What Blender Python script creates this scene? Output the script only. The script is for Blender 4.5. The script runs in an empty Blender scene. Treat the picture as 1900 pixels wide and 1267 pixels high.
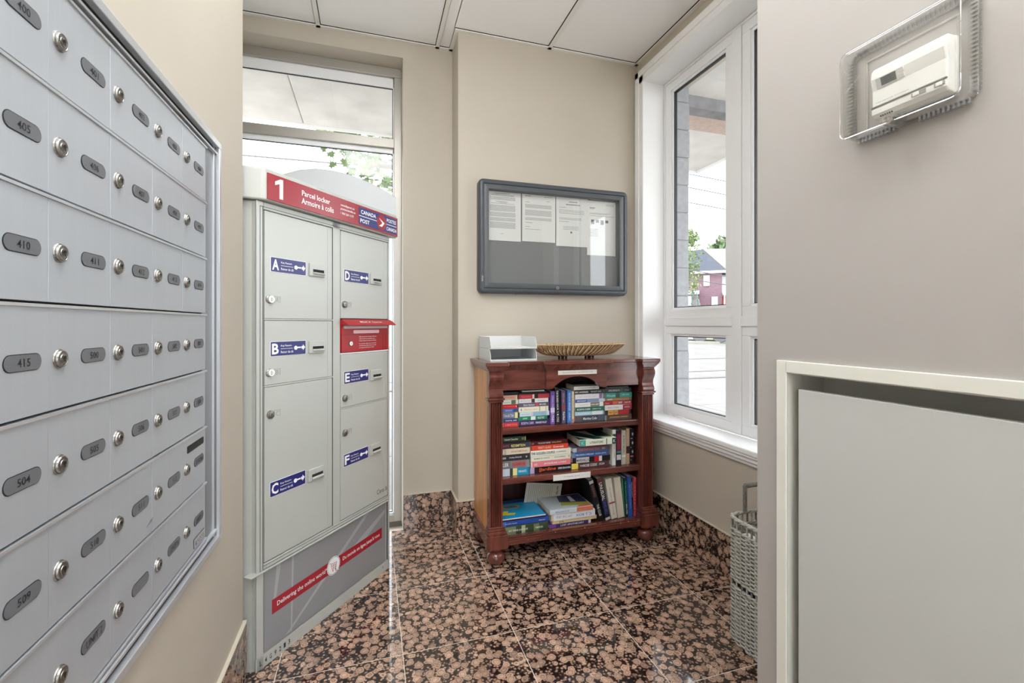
import bpy, bmesh, math, random
from mathutils import Vector, Matrix
random.seed(7)
PI = math.pi
SC = bpy.context.scene
COL = SC.collection
D = bpy.data

# ------------------------------------------------------------------ camera, sky, lights, exposure
F_PX, HOR, YAW = 845.0, 602.0, math.atan((950 - 687) / 845.0)
cam_d = D.cameras.new('camera'); cam = D.objects.new('camera', cam_d); COL.objects.link(cam)
cam_d.sensor_width = 36.0
cam_d.lens = 36.0 * F_PX / 1900.0
cam_d.shift_y = -(633.5 - HOR) / 1900.0
cam_d.clip_start = 0.02; cam_d.clip_end = 500
cam.location = (0, 0, 1.3)
cam.rotation_euler = (PI / 2, 0, -YAW)
SC.camera = cam

w = D.worlds.new('sky'); SC.world = w; w.use_nodes = True
nt = w.node_tree; nt.nodes.clear()
out = nt.nodes.new('ShaderNodeOutputWorld'); bg = nt.nodes.new('ShaderNodeBackground')
tc = nt.nodes.new('ShaderNodeTexCoord'); sep = nt.nodes.new('ShaderNodeSeparateXYZ')
rp = nt.nodes.new('ShaderNodeValToRGB')
rp.color_ramp.elements[0].position = 0.48; rp.color_ramp.elements[0].color = (0.9, 0.92, 0.95, 1)
rp.color_ramp.elements[1].position = 0.9; rp.color_ramp.elements[1].color = (0.86, 0.93, 1.0, 1)
mr = nt.nodes.new('ShaderNodeMapRange'); mr.inputs[1].default_value = -1; mr.inputs[2].default_value = 1
nt.links.new(tc.outputs['Generated'], sep.inputs[0]); nt.links.new(sep.outputs[2], mr.inputs[0])
nt.links.new(mr.outputs[0], rp.inputs[0]); nt.links.new(rp.outputs[0], bg.inputs[0]); nt.links.new(bg.outputs[0], out.inputs[0])
bg.inputs[1].default_value = 3.6

sun_d = D.lights.new('sun', 'SUN'); sun = D.objects.new('sun', sun_d); COL.objects.link(sun)
sun_d.energy = 1.2; sun_d.angle = 0.15; sun_d.color = (1.0, 0.96, 0.9)
sun.rotation_euler = (math.radians(38), 0, math.radians(-35))

def area(name, loc, sx, sy, energy, rot=(0, 0, 0), color=(1, 1, 1)):
    d = D.lights.new(name, 'AREA'); d.shape = 'RECTANGLE'; d.size = sx; d.size_y = sy; d.energy = energy; d.color = color
    o = D.objects.new(name, d); COL.objects.link(o); o.location = loc; o.rotation_euler = rot
    return o
AREAS = [
    area('added_ceiling_fill', (0.0575, 1.13, 3.07), .6, 1.1, 13, color=(.94, .97, 1)),  # soft fill added overhead, where no fitting shows
    area('added_uplight_fill', (0.30, -.70, 2.45), .5, .5, 66, rot=(PI, 0, 0), color=(.93, .965, 1)),  # added uplight that brightens the ceiling
]
SC.view_settings.view_transform = 'Standard'; SC.view_settings.look = 'None'
SC.view_settings.gamma = 1; SC.view_settings.use_curve_mapping = False
SC.view_settings.exposure = 0.56
try:
    SC.cycles.max_bounces = 10; SC.cycles.diffuse_bounces = 6; SC.cycles.transparent_max_bounces = 16
    SC.cycles.use_denoising = True
except Exception: pass

# ------------------------------------------------------------------ materials
def lin(c):
    def f(v):
        v /= 255.0
        return v / 12.92 if v <= 0.04045 else ((v + 0.055) / 1.055) ** 2.4
    return (f(c[0]), f(c[1]), f(c[2]), 1)
MC = {}
def mat(name, rgb, rough=0.5, metal=0.0, noise=0.0, nscale=20, bump=0.0, bscale=200, coat=0.0, stretch=None, spec=None):
    key = (name, rgb, rough, metal, noise)
    if key in MC: return MC[key]
    m = D.materials.new(name); m.use_nodes = True; n = m.node_tree; b = n.nodes['Principled BSDF']
    b.inputs['Base Color'].default_value = lin(rgb); b.inputs['Roughness'].default_value = rough; b.inputs['Metallic'].default_value = metal
    if spec is not None: b.inputs['Specular IOR Level'].default_value = spec
    if coat: b.inputs['Coat Weight'].default_value = coat; b.inputs['Coat Roughness'].default_value = 0.1
    if noise or bump:
        t = n.nodes.new('ShaderNodeTexCoord'); mp = n.nodes.new('ShaderNodeMapping'); n.links.new(t.outputs['Object'], mp.inputs[0])
        if stretch: mp.inputs['Scale'].default_value = stretch
    if noise:
        nz = n.nodes.new('ShaderNodeTexNoise'); nz.inputs['Scale'].default_value = nscale; nz.inputs['Detail'].default_value = 5
        n.links.new(mp.outputs[0], nz.inputs['Vector'])
        cr = n.nodes.new('ShaderNodeValToRGB'); c = lin(rgb)
        cr.color_ramp.elements[0].position = .3; cr.color_ramp.elements[1].position = .7
        cr.color_ramp.elements[0].color = tuple(v * (1 - noise) for v in c[:3]) + (1,)
        cr.color_ramp.elements[1].color = tuple(min(1, v * (1 + noise)) for v in c[:3]) + (1,)
        n.links.new(nz.outputs[0], cr.inputs[0]); n.links.new(cr.outputs[0], b.inputs['Base Color'])
    if bump:
        nb = n.nodes.new('ShaderNodeTexNoise'); nb.inputs['Scale'].default_value = bscale; nb.inputs['Detail'].default_value = 3
        n.links.new(mp.outputs[0], nb.inputs['Vector'])
        bp = n.nodes.new('ShaderNodeBump'); bp.inputs['Strength'].default_value = bump; bp.inputs['Distance'].default_value = 0.002
        n.links.new(nb.outputs[0], bp.inputs['Height']); n.links.new(bp.outputs[0], b.inputs['Normal'])
    MC[key] = m
    return m
def glass_mat(name, tint=(1, 1, 1), ior=1.45, gain=1.0, base=0.0):
    m = D.materials.new(name); m.use_nodes = True; n = m.node_tree; n.nodes.clear()
    o = n.nodes.new('ShaderNodeOutputMaterial'); tr = n.nodes.new('ShaderNodeBsdfTransparent'); gl = n.nodes.new('ShaderNodeBsdfGlossy')
    gl.inputs['Roughness'].default_value = 0.01; tr.inputs[0].default_value = (*tint, 1)
    f0 = ((ior - 1) / (ior + 1)) ** 2
    fr = n.nodes.new('ShaderNodeLayerWeight'); fr.inputs[0].default_value = .5           # 1 - cos, the same on both faces
    pw = n.nodes.new('ShaderNodeMath'); pw.operation = 'POWER'; pw.inputs[1].default_value = 5
    mu = n.nodes.new('ShaderNodeMath'); mu.operation = 'MULTIPLY_ADD'; mu.inputs[1].default_value = gain * (1 - f0); mu.inputs[2].default_value = base + gain * f0; mu.use_clamp = True
    mx = n.nodes.new('ShaderNodeMixShader')
    n.links.new(fr.outputs['Facing'], pw.inputs[0]); n.links.new(pw.outputs[0], mu.inputs[0]); n.links.new(mu.outputs[0], mx.inputs[0]); n.links.new(tr.outputs[0], mx.inputs[1]); n.links.new(gl.outputs[0], mx.inputs[2])
    n.links.new(mx.outputs[0], o.inputs[0])
    return m
def granite():
    m = D.materials.new('baltic_brown_granite'); m.use_nodes = True; n = m.node_tree; b = n.nodes['Principled BSDF']
    L = n.links.new
    t = n.nodes.new('ShaderNodeTexCoord'); oi = n.nodes.new('ShaderNodeObjectInfo')
    ad = n.nodes.new('ShaderNodeVectorMath'); ad.operation = 'ADD'
    sc = n.nodes.new('ShaderNodeMath'); sc.operation = 'MULTIPLY'; sc.inputs[1].default_value = 37.0
    L(oi.outputs['Random'], sc.inputs[0]); L(t.outputs['Object'], ad.inputs[0]); L(sc.outputs[0], ad.inputs[1])
    nz = n.nodes.new('ShaderNodeTexNoise'); nz.inputs['Scale'].default_value = 34; nz.inputs['Detail'].default_value = 3
    L(ad.outputs[0], nz.inputs['Vector'])
    mx = n.nodes.new('ShaderNodeMix'); mx.data_type = 'VECTOR'; mx.inputs[0].default_value = 0.018
    L(ad.outputs[0], mx.inputs[4]); L(nz.outputs['Color'], mx.inputs[5])
    def vor(scale, feat='F1', rnd=1.0):
        v = n.nodes.new('ShaderNodeTexVoronoi'); v.inputs['Scale'].default_value = scale; v.feature = feat
        v.inputs['Randomness'].default_value = rnd
        L(mx.outputs[1], v.inputs['Vector']); return v
    v1 = vor(30, rnd=.9); v2 = vor(78, rnd=1.0)
    r1 = n.nodes.new('ShaderNodeValToRGB'); e = r1.color_ramp.elements
    e[0].position = 0.0; e[0].color = lin((204, 176, 158)); e[1].position = 0.26; e[1].color = lin((194, 166, 148))
    for p, c in ((0.34, (150, 116, 96)), (0.41, (214, 192, 172)), (0.48, (150, 122, 104)), (0.54, (66, 50, 44)), (0.66, (42, 34, 32))):
        k = e.new(p); k.color = lin(c)
    r2 = n.nodes.new('ShaderNodeValToRGB'); e = r2.color_ramp.elements
    e[0].position = 0.0; e[0].color = lin((196, 168, 148)); e[1].position = 0.62; e[1].color = lin((40, 33, 32))
    for p, c in ((0.30, (184, 156, 136)), (0.42, (92, 72, 64))):
        k = e.new(p); k.color = lin(c)
    L(v1.outputs['Distance'], r1.inputs[0]); L(v2.outputs['Distance'], r2.inputs[0])
    # big ovoids where distance is small, small ones between
    mk = n.nodes.new('ShaderNodeMapRange'); mk.inputs[1].default_value = .49; mk.inputs[2].default_value = .54
    L(v1.outputs['Distance'], mk.inputs[0])
    mc = n.nodes.new('ShaderNodeMix'); mc.data_type = 'RGBA'
    L(mk.outputs[0], mc.inputs[0]); L(r1.outputs[0], mc.inputs[6]); L(r2.outputs[0], mc.inputs[7])
    # per-ovoid brightness and hue variation
    mv = n.nodes.new('ShaderNodeMix'); mv.data_type = 'RGBA'; mv.blend_type = 'MULTIPLY'; mv.inputs[0].default_value = .8
    hv = n.nodes.new('ShaderNodeValToRGB'); hv.color_ramp.elements[0].color = (.5, .45, .43, 1); hv.color_ramp.elements[1].color = (1.1, 1.0, .93, 1)
    sx = n.nodes.new('ShaderNodeSeparateColor'); L(v1.outputs['Color'], sx.inputs[0]); L(sx.outputs[0], hv.inputs[0])
    L(mc.outputs[2], mv.inputs[6]); L(hv.outputs[0], mv.inputs[7]); 
    n2 = n.nodes.new('ShaderNodeTexNoise'); n2.inputs['Scale'].default_value = 260; n2.inputs['Detail'].default_value = 4; L(ad.outputs[0], n2.inputs['Vector'])
    m2 = n.nodes.new('ShaderNodeMix'); m2.data_type = 'RGBA'; m2.blend_type = 'OVERLAY'; m2.inputs[0].default_value = .35
    L(mv.outputs[2], m2.inputs[6]); L(n2.outputs[0], m2.inputs[7]); L(m2.outputs[2], b.inputs['Base Color'])
    b.inputs['Roughness'].default_value = 0.05; b.inputs['Specular IOR Level'].default_value = 1.0
    return m
def wood(name, c1, c2, rough=.28, axis=(1, 1, 1), coat=.4):
    m = D.materials.new(name); m.use_nodes = True; n = m.node_tree; b = n.nodes['Principled BSDF']; L = n.links.new
    t = n.nodes.new('ShaderNodeTexCoord'); mp = n.nodes.new('ShaderNodeMapping'); mp.inputs['Scale'].default_value = axis
    L(t.outputs['Object'], mp.inputs[0])
    nz = n.nodes.new('ShaderNodeTexNoise'); nz.inputs['Scale'].default_value = 4; nz.inputs['Detail'].default_value = 6; nz.inputs['Distortion'].default_value = .4
    L(mp.outputs[0], nz.inputs['Vector'])
    cr = n.nodes.new('ShaderNodeValToRGB'); cr.color_ramp.elements[0].position = .34; cr.color_ramp.elements[1].position = .68
    cr.color_ramp.elements[0].color = lin(c1); cr.color_ramp.elements[1].color = lin(c2)
    L(nz.outputs[0], cr.inputs[0]); L(cr.outputs[0], b.inputs['Base Color'])
    b.inputs['Roughness'].default_value = rough; b.inputs['Coat Weight'].default_value = coat; b.inputs['Coat Roughness'].default_value = .12
    return m

GRAN = granite()
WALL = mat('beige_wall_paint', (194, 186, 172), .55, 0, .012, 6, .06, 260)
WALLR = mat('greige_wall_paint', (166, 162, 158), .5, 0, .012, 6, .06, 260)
CEIL = mat('ceiling_panel_white', (251, 251, 251), .8, 0, .01, 90)
GRID = mat('ceiling_grid_paint', (238, 237, 232), .5)
DARK = mat('shadow_gap_black', (24, 24, 25), .7)
GROUT = mat('pale_grout', (222, 210, 196), .8)
WHITE = mat('white_window_vinyl', (246, 248, 250), .35)
WPAINT = mat('white_trim_paint', (247, 248, 249), .38)
CAP = mat('beige_caulk', (206, 198, 180), .5)
ALU = mat('window_aluminium', (176, 172, 164), .4, .5)
GASK = mat('black_gasket', (30, 31, 33), .5)
GLASS = glass_mat('window_glass', (.985, .99, .99), 1.45, .9)
BRUSH = mat('brushed_aluminium', (194, 200, 207), .42, .5, .012, 4, .015, 300, stretch=(30, 30, 1))
BRUSHF = mat('aluminium_dark_reflection', (138, 141, 146), .35, .6)  # channel tone darkened to hold a dark reflection in the metal
BRUSHL = mat('aluminium_edge', (214, 218, 223), .3, .6)
PLATE = mat('dark_grey_plate', (106, 109, 114), .4)
INK = mat('engraved_black', (28, 30, 34), .5)
CHROME = mat('worn_chrome', (150, 147, 142), .34, .9, .4, 260)
KEYH = mat('keyhole_black', (12, 12, 12), .5)
LOCKG = mat('locker_grey_paint', (186, 189, 183), .32, .08, 0.01, 5, .03, 600)
LOCKD = mat('locker_recess_grey', (150, 153, 150), .4)
RED = mat('postal_red', (152, 26, 40), .22, 0)
RED2 = mat('postbox_red', (162, 22, 30), .28)
NAVY = mat('navy_sticker', (40, 44, 112), .3)
WINK = mat('white_ink', (244, 244, 244), .4)
SILVER = mat('silver_poster', (150, 152, 154), .3, .25, .06, 2)
SILV2 = mat('silver_poster_ray', (176, 178, 180), .3, .25)
CHAR = mat('charcoal_frame', (74, 79, 84), .35)
FELT = mat('grey_felt', (134, 135, 136), .9, 0, .04, 300)
PAPER = mat('white_paper', (236, 236, 232), .7)
PRINT = mat('grey_print', (110, 110, 112), .7)
MAHOG = wood('dark_cherry_wood', (82, 38, 30), (118, 62, 50), .26, (7, 7, 1), .6)
MAHOGH = wood('dark_cherry_horizontal', (84, 40, 33), (122, 68, 58), .24, (1, 7, 7), .6)
HONEY = wood('honey_side_wood', (186, 122, 56), (214, 150, 78), .32, (5, 5, .7))
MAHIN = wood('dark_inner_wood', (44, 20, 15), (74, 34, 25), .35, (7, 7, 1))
EDGEW = mat('worn_edge_wood', (176, 126, 92), .4)

# ------------------------------------------------------------------ mesh helpers
class MB:
    """collects shapes in one mesh"""
    def __init__(s): s.v = []; s.f = []; s.m = []; s.cur = 0
    def add(s, vs, fs):
        o = len(s.v); s.v += [tuple(v) for v in vs]
        for f in fs: s.f.append(tuple(i + o for i in f)); s.m.append(s.cur)
        return s
    def box(s, x0, x1, y0, y1, z0, z1):
        return s.add([(x0, y0, z0), (x1, y0, z0), (x1, y1, z0), (x0, y1, z0), (x0, y0, z1), (x1, y0, z1), (x1, y1, z1), (x0, y1, z1)],
                     [(0, 3, 2, 1), (4, 5, 6, 7), (0, 1, 5, 4), (1, 2, 6, 5), (2, 3, 7, 6), (3, 0, 4, 7)])
    def prism(s, pts, a, b, axis='y'):
        n = len(pts)
        def P(p, t):
            return {'x': (t, p[0], p[1]), 'y': (p[0], t, p[1]), 'z': (p[0], p[1], t)}[axis]
        return s.add([P(p, a) for p in pts] + [P(p, b) for p in pts],
                     [tuple(range(n))[::-1], tuple(range(n, 2 * n))] + [(i, (i + 1) % n, n + (i + 1) % n, n + i) for i in range(n)])
    def lathe(s, prof, c=(0, 0, 0), axis='z', n=24):
        vs = []; fs = []
        for r, h in prof:
            for k in range(n):
                a = 2 * PI * k / n; x, y = r * math.cos(a), r * math.sin(a)
                p = {'z': (x, y, h), 'y': (x, h, y), 'x': (h, x, y)}[axis]
                vs.append((p[0] + c[0], p[1] + c[1], p[2] + c[2]))
        for i in range(len(prof) - 1):
            for k in range(n): fs.append((i * n + k, i * n + (k + 1) % n, (i + 1) * n + (k + 1) % n, (i + 1) * n + k))
        fs.append(tuple(range(n))[::-1]); fs.append(tuple(range((len(prof) - 1) * n, len(prof) * n)))
        return s.add(vs, fs)
    def tube(s, pts, r, n=6, closed=False, cap=True):
        pts = [Vector(p) for p in pts]; m = len(pts); vs = []; fs = []
        rr = r if isinstance(r, (list, tuple)) else [r] * m
        up = Vector((0, 0, 1)); pn = None
        for i, p in enumerate(pts):
            if closed: d = pts[(i + 1) % m] - pts[i - 1]
            else: d = pts[min(i + 1, m - 1)] - pts[max(i - 1, 0)]
            if d.length < 1e-9: d = Vector((0, 0, 1))
            d.normalize()
            if pn is None:
                a = Vector((1, 0, 0)) if abs(d.x) < .9 else Vector((0, 1, 0)); pn = (a - d * a.dot(d)).normalized()
            else:
                q = pn - d * pn.dot(d)
                if q.length > 1e-6: pn = q.normalized()
            bn = d.cross(pn)
            for k in range(n):
                t = 2 * PI * k / n; vs.append(tuple(p + (pn * math.cos(t) + bn * math.sin(t)) * rr[i]))
        for i in range(m if closed else m - 1):
            j = (i + 1) % m
            for k in range(n): fs.append((i * n + k, i * n + (k + 1) % n, j * n + (k + 1) % n, j * n + k))
        if not closed and cap:
            fs.append(tuple(range(n))[::-1]); fs.append(tuple(range((m - 1) * n, m * n)))
        return s.add(vs, fs)
    def mesh(s, name, mats, smooth=False):
        me = D.meshes.new(name); me.from_pydata(s.v, [], s.f)
        if not isinstance(mats, (list, tuple)): mats = [mats]
        for m in mats: me.materials.append(m)
        if len(mats) > 1: me.polygons.foreach_set('material_index', s.m)
        bm = bmesh.new(); bm.from_mesh(me); bmesh.ops.recalc_face_normals(bm, faces=bm.faces); bm.to_mesh(me); bm.free()
        if smooth:
            me.polygons.foreach_set('use_smooth', [True] * len(me.polygons))
            try: me.set_sharp_from_angle(angle=math.radians(40))
            except Exception: pass
        me.update()
        return me
    def build(s, name, mats, parent=None, bevel=0, smooth=False, loc=None, label=None, kind=None):
        o = D.objects.new(name, s.mesh(name, mats, smooth)); COL.objects.link(o)
        if parent: o.parent = parent
        if loc: o.location = loc
        if bevel:
            b = o.modifiers.new('bevel', 'BEVEL'); b.width = bevel; b.segments = 2; b.limit_method = 'ANGLE'; b.angle_limit = math.radians(50)
        if label: o['label'] = label
        if kind: o['kind'] = kind
        return o
def B(*a): return MB().box(*a)
def inst(name, me, parent=None, loc=(0, 0, 0), rot=(0, 0, 0), label=None, bevel=0):
    o = D.objects.new(name, me); COL.objects.link(o); o.location = loc; o.rotation_euler = rot
    if parent: o.parent = parent
    if label: o['label'] = label
    if bevel:
        b = o.modifiers.new('bevel', 'BEVEL'); b.width = bevel; b.segments = 2; b.limit_method = 'ANGLE'
    return o
def thing(name, label, cat, loc=(0, 0, 0), rz=0, group=None, rot=None):
    o = D.objects.new(name, None); COL.objects.link(o); o.location = loc; o.rotation_euler = rot or (0, 0, rz)
    o.empty_display_size = .05
    o['label'] = label; o['category'] = cat
    if group: o['group'] = group
    return o
def struct(name, loc=(0, 0, 0)):
    o = D.objects.new(name, None); COL.objects.link(o); o.location = loc; o['kind'] = 'structure'; return o
TXC = {}
def text_mesh(body, m, w=None, h=None, depth=0.0004, bold=0.0):
    """text centred at the origin in the XZ plane, facing -Y, fitted to width w and height h"""
    key = (body, m.name, w, h, depth, bold)
    if key in TXC: return TXC[key]
    cu = D.curves.new('lettering', 'FONT'); cu.body = body; cu.size = 1; cu.offset = bold; cu.resolution_u = 2
    ob = D.objects.new('lettering', cu); me = D.meshes.new_from_object(ob); D.objects.remove(ob); D.curves.remove(cu)
    vs = [v.co.copy() for v in me.vertices]
    if vs:
        x0 = min(v.x for v in vs); x1 = max(v.x for v in vs); y0 = min(v.y for v in vs); y1 = max(v.y for v in vs)
        W, H = max(x1 - x0, 1e-6), max(y1 - y0, 1e-6)
        sy = h / H if h else w / W
        sx = w / W if w else sy
        for v, c in zip(me.vertices, vs): v.co = ((c.x - (x0 + x1) / 2) * sx, -depth, (c.y - (y0 + y1) / 2) * sy)
    me.materials.clear(); me.materials.append(m); me.name = 'lettering'
    TXC[key] = me
    return me
def text(body, m, parent, loc, w=None, h=None, bold=0.0, name='lettering', rot=(0, 0, 0)):
    return inst(name, text_mesh(body, m, w, h, bold=bold), parent, loc, rot)
def rrect(x0, x1, z0, z1, r, n=5):
    pts = []
    for cx, cz, a0 in ((x1 - r, z1 - r, 0), (x0 + r, z1 - r, 90), (x0 + r, z0 + r, 180), (x1 - r, z0 + r, 270)):
        for k in range(n + 1):
            a = math.radians(a0 + 90 * k / n); pts.append((cx + r * math.cos(a), cz + r * math.sin(a)))
    return pts

# ------------------------------------------------------------------ the room
XL, XR, YB, YBUMP, XB, H = -0.44, 1.76, 2.96, 2.75, 0.512, 3.09
XN, YN = 0.86, 0.842
YF = -2.4
fl = struct('floor')
B(-1.15, 1.76, YF, 2.96, -0.05, -0.0004).build('grout_bed', GROUT, fl)
TX, TY, G = 0.4575, 0.4545, 0.0024
xs = [0.5805 + TX * (i - 8) for i in range(16)]; ys = [2.296 + TY * (i - 12) for i in range(16)]
tile_cache = {}
def floor_tile(x0, x1, y0, y1):
    x0 += G / 2; x1 -= G / 2; y0 += G / 2; y1 -= G / 2
    if x1 - x0 < .01 or y1 - y0 < .01: return
    k = (round(x1 - x0, 4), round(y1 - y0, 4))
    if k not in tile_cache:
        tile_cache[k] = B(0, k[0], 0, k[1], -0.012, 0).mesh('granite_tile', GRAN)
    inst('granite_tile', tile_cache[k], fl, (x0, y0, 0), bevel=.0006)
def clip(a0, a1, lo, hi): return max(a0, lo), min(a1, hi)
for i in range(15):
    for j in range(15):
        x0, x1, y0, y1 = xs[i], xs[i + 1], ys[j], ys[j + 1]
        y0, y1 = clip(y0, y1, YF, YB)
        xx0, xx1 = clip(x0, x1, XL if y1 <= 1.87 else -1.15, XR)
        if xx1 - xx0 < .01 or y1 - y0 < .01: continue
        if y1 > YBUMP and xx1 > XB + .01:
            if xx0 < XB - .02: floor_tile(xx0, xx1 if False else XB, YBUMP, y1) if y0 > YBUMP - .06 else floor_tile(xx0, XB, y0, y1); 
            if xx0 < XB - .02 and y0 <= YBUMP - .06: xx0 = XB
            y1 = min(y1, YBUMP)
        if y0 < YN - .01 and xx1 > XN:                       # behind the near right wall nothing is built
            if y1 > YN: floor_tile(max(xx0, XN), xx1, YN, y1); xx1 = XN
            else: xx1 = min(xx1, XN)
        if xx1 - xx0 < .01: continue
        floor_tile(xx0, xx1, y0, y1)

# walls
def wall_struct(name, mb, m): 
    o = mb.build(name, m); o['kind'] = 'structure'; return o
MB0 = MB()
MBY0, MBY1, MBZ0, MBZ1 = 0.62, 1.566, 0.664, 1.836           # mailbox recess
MB0.box(-1.15, XL, YF, MBY0, 0, H).box(-1.15, XL, MBY1, 1.86, 0, H).box(-1.15, XL, MBY0, MBY1, 0, MBZ0).box(-1.15, XL, MBY0, MBY1, MBZ1, H)
MB0.box(-1.15, -0.60, MBY0, MBY1, MBZ0, MBZ1)
wl = wall_struct('wall_left', MB0, WALL)
wall_struct('wall_alcove', B(-1.25, -1.15, 1.86, 3.2, 0, H), WALL)
BW0, BW1, BWZ = -1.12, 0.198, 2.988                                                # back window opening
m_ = MB().box(BW1, XB, YB, 3.2, 0, H).box(-1.15, BW1, YB, 3.2, BWZ, H).box(-1.15, BW0, YB, 3.2, 0, BWZ)
wall_struct('wall_back', m_, WALL)
m_ = B(XB, 2.10, YBUMP, 3.2, 0, H)
wall_struct('wall_board', m_, WALL)
RWY0, RWY1, RWZ0, RWZ1 = 1.30, 2.66, 0.66, 2.935                                   # right window opening
m_ = MB().box(XR, 2.1, YN, RWY0, 0, H).box(XR, 2.1, RWY1, YBUMP, 0, H).box(XR, 2.1, RWY0, RWY1, 0, RWZ0).box(XR, 2.1, RWY0, RWY1, RWZ1, H)
wall_struct('wall_right', m_, WALL)
# near right wall with the recess for the access cabinet
CY0, CY1, CZ0, CZ1 = -0.20, 0.762, 0.30, 1.197
m_ = MB().box(XN, 2.1, CY1, YN, 0, H).box(XN, 2.1, YF, CY0, 0, H).box(XN, 2.1, CY0, CY1, 0, CZ0).box(XN, 2.1, CY0, CY1, CZ1, H).box(XN + .14, 2.1, CY0, CY1, CZ0, CZ1)
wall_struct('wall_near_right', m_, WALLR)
# entrance glazing assumed behind the camera, opened wide to let in sky light
eg = struct('unseen_glazing')
m_ = MB().box(XL, XN, YF - .1, YF, 2.5, H).box(XL, XL + .06, YF - .1, YF, 0, 2.5).box(XN - .06, XN, YF - .1, YF, 0, 2.5).box(.18, .24, YF - .1, YF, 0, 2.5).box(XL, XN, YF - .1, YF, 0, .1)
m_.build('window_frame', ALU, eg)
B(XL + .06, .18, YF - .055, YF - .045, .1, 2.5).build('glass_pane', GLASS, eg)
B(.24, XN - .06, YF - .055, YF - .045, .1, 2.5).build('glass_pane', GLASS, eg)

# baseboards: granite pieces, with a slim painted cap
def baseboard(name, segs, face, axis, outside, cap=True, flip=1):
    """segs: cut positions along the wall; face: wall plane; pieces stand 11 mm proud (direction flip)"""
    o = struct(name)
    for a, b in zip(segs[:-1], segs[1:]):
        a2, b2 = a + .0008, b - .0008
        f0, f1 = sorted((face, face + flip * .011))
        f0 += 0; 
        if axis == 'x': me = B(0, b2 - a2, 0, f1 - f0, 0.001, .22).mesh('granite_tile', GRAN); inst('granite_tile', me, o, (a2, f0, 0))
        else: me = B(0, f1 - f0, 0, b2 - a2, 0.001, .22).mesh('granite_tile', GRAN); inst('granite_tile', me, o, (f0, a2, 0))
    a, b = segs[0], segs[-1]
    f0, f1 = sorted((face, face + flip * .0125))
    if axis == 'x': B(a, b, f0, f1, .22, .2245).build('caulk_line', CAP, o)
    else: B(f0, f1, a, b, .22, .2245).build('caulk_line', CAP, o)
baseboard('baseboard_right', [YN, .928, 1.382, 1.837, 2.292, 2.738], XR, 'y', 0, flip=-1)
baseboard('baseboard_board', [XB, .581, 1.038, 1.496, XR - .012], YBUMP, 'x', 0, flip=-1)
baseboard('baseboard_back', [.200, XB - .012], YB, 'x', 0, flip=-1)
baseboard('baseboard_jog', [YBUMP - .011, YB], XB, 'y', 0, flip=-1)
baseboard('baseboard_left', [YF, -1.8, -1.34, -.89, -.43, .02, .478, .932, 1.387, 1.86], XL, 'y', 0, flip=1)
baseboard('baseboard_alcove', [XL - .46, XL + .011], 1.86, 'x', 0, flip=1)

# suspended ceiling
ce = struct('ceiling')
B(-1.15, 2.1, YF, 3.2, H + .03, H + .06).build('ceiling_void', DARK, ce)
GX = [-1.01, -.298, .413, 1.108, 1.80]; GY = [YF, -1.92, -.70, .52, 1.74, 2.96]
gb = .012
for x in GX[:-1]: B(x - gb, x + gb, YF if x > XL else 1.86, 2.96 if x < XB else 2.75, H - .006, H).build('grid_bar', GRID, ce)
for y in GY[1:-1]: B(XL, XR, y - gb, y + gb, H - .0062, H).build('grid_bar', GRID, ce)
def panel(x0, x1, y0, y1):
    if x1 - x0 < .03 or y1 - y0 < .03: return
    B(x0, x1, y0, y1, H + .004, H + .018).build('ceiling_panel', CEIL, ce)
XS = [-1.15] + GX[:-1] + [XR]
for i in range(5):
    for j in range(5):
        x0, x1, y0, y1 = XS[i], XS[i + 1], GY[j], GY[j + 1]
        g = gb + .004
        if j < 4 and x0 < XL: x0 = XL if x1 > XL else None
        if x0 is None: continue
        if j == 3 and i == 2: continue            # field of the added lamp
        if j == 4:
            if x0 < XB < x1:
                panel(x0 + g, XB - .024, y0 + g, y1 - .024); panel(XB - .028, x1 - g, y0 + g, YBUMP - .024); continue
            if x0 > XB: y1 = YBUMP
        panel(x0 + g, x1 - (g if i < 4 else .026), y0 + g, y1 - g - .008)
# wall angle
m_ = MB().box(-1.15, XB, YB - .022, YB, H - .006, H).box(XB - .022, XB, YBUMP - .022, YB, H - .006, H).box(XB, XR, YBUMP - .022, YBUMP, H - .006, H).box(XR - .022, XR, YN, YBUMP, H - .006, H)
m_.box(XL, XL + .022, YF, 1.86, H - .006, H).box(-1.15, XL + .022, 1.86, 1.88, H - .006, H).box(XN - .022, XN, YF, YN, H - .006, H).box(XN - .022, XR, YN, YN + .022, H - .006, H)
m_.build('wall_angle', GRID, ce)
# unseen added light fittings (their lamps are the area lights at the top)
EMI = D.materials.new('added_light_diffuser'); EMI.use_nodes = True  # glowing face of the added ceiling panel
b_ = EMI.node_tree.nodes['Principled BSDF']; b_.inputs['Emission Color'].default_value = (1, .98, .95, 1); b_.inputs['Emission Strength'].default_value = 2.0; b_.inputs['Base Color'].default_value = (.9, .9, .9, 1)
lt = thing('added_ceiling_light', 'recessed white ceiling light panel between the mailboxes and the window', 'light', (.0575, 1.13, H))  # panel put in out of view to spread fill light
m_ = MB().box(-.34, .34, -.595, -.575, -.004, .016).box(-.34, .34, .575, .595, -.004, .016).box(-.34, -.32, -.575, .575, -.004, .016).box(.32, .34, -.575, .575, -.004, .016)
m_.build('frame', WPAINT, lt); B(-.32, .32, -.575, .575, .004, .012).build('diffuser', EMI, lt)
pd = thing('added_uplighter', 'white bowl pendant uplighter hanging overhead in the lobby', 'light', (.30, -.70, 2.37))  # invented uplighter, unseen, there to lift the ceiling brightness
MB().lathe([(.02, .0), (.16, .012), (.25, .045), (.30, .085), (.295, .085), (.245, .05), (.15, .02), (.01, .01)], (0, 0, 0), 'z', 32).build('bowl', mat('bowl_white', (235, 235, 232), .5), pd, smooth=True)
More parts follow.
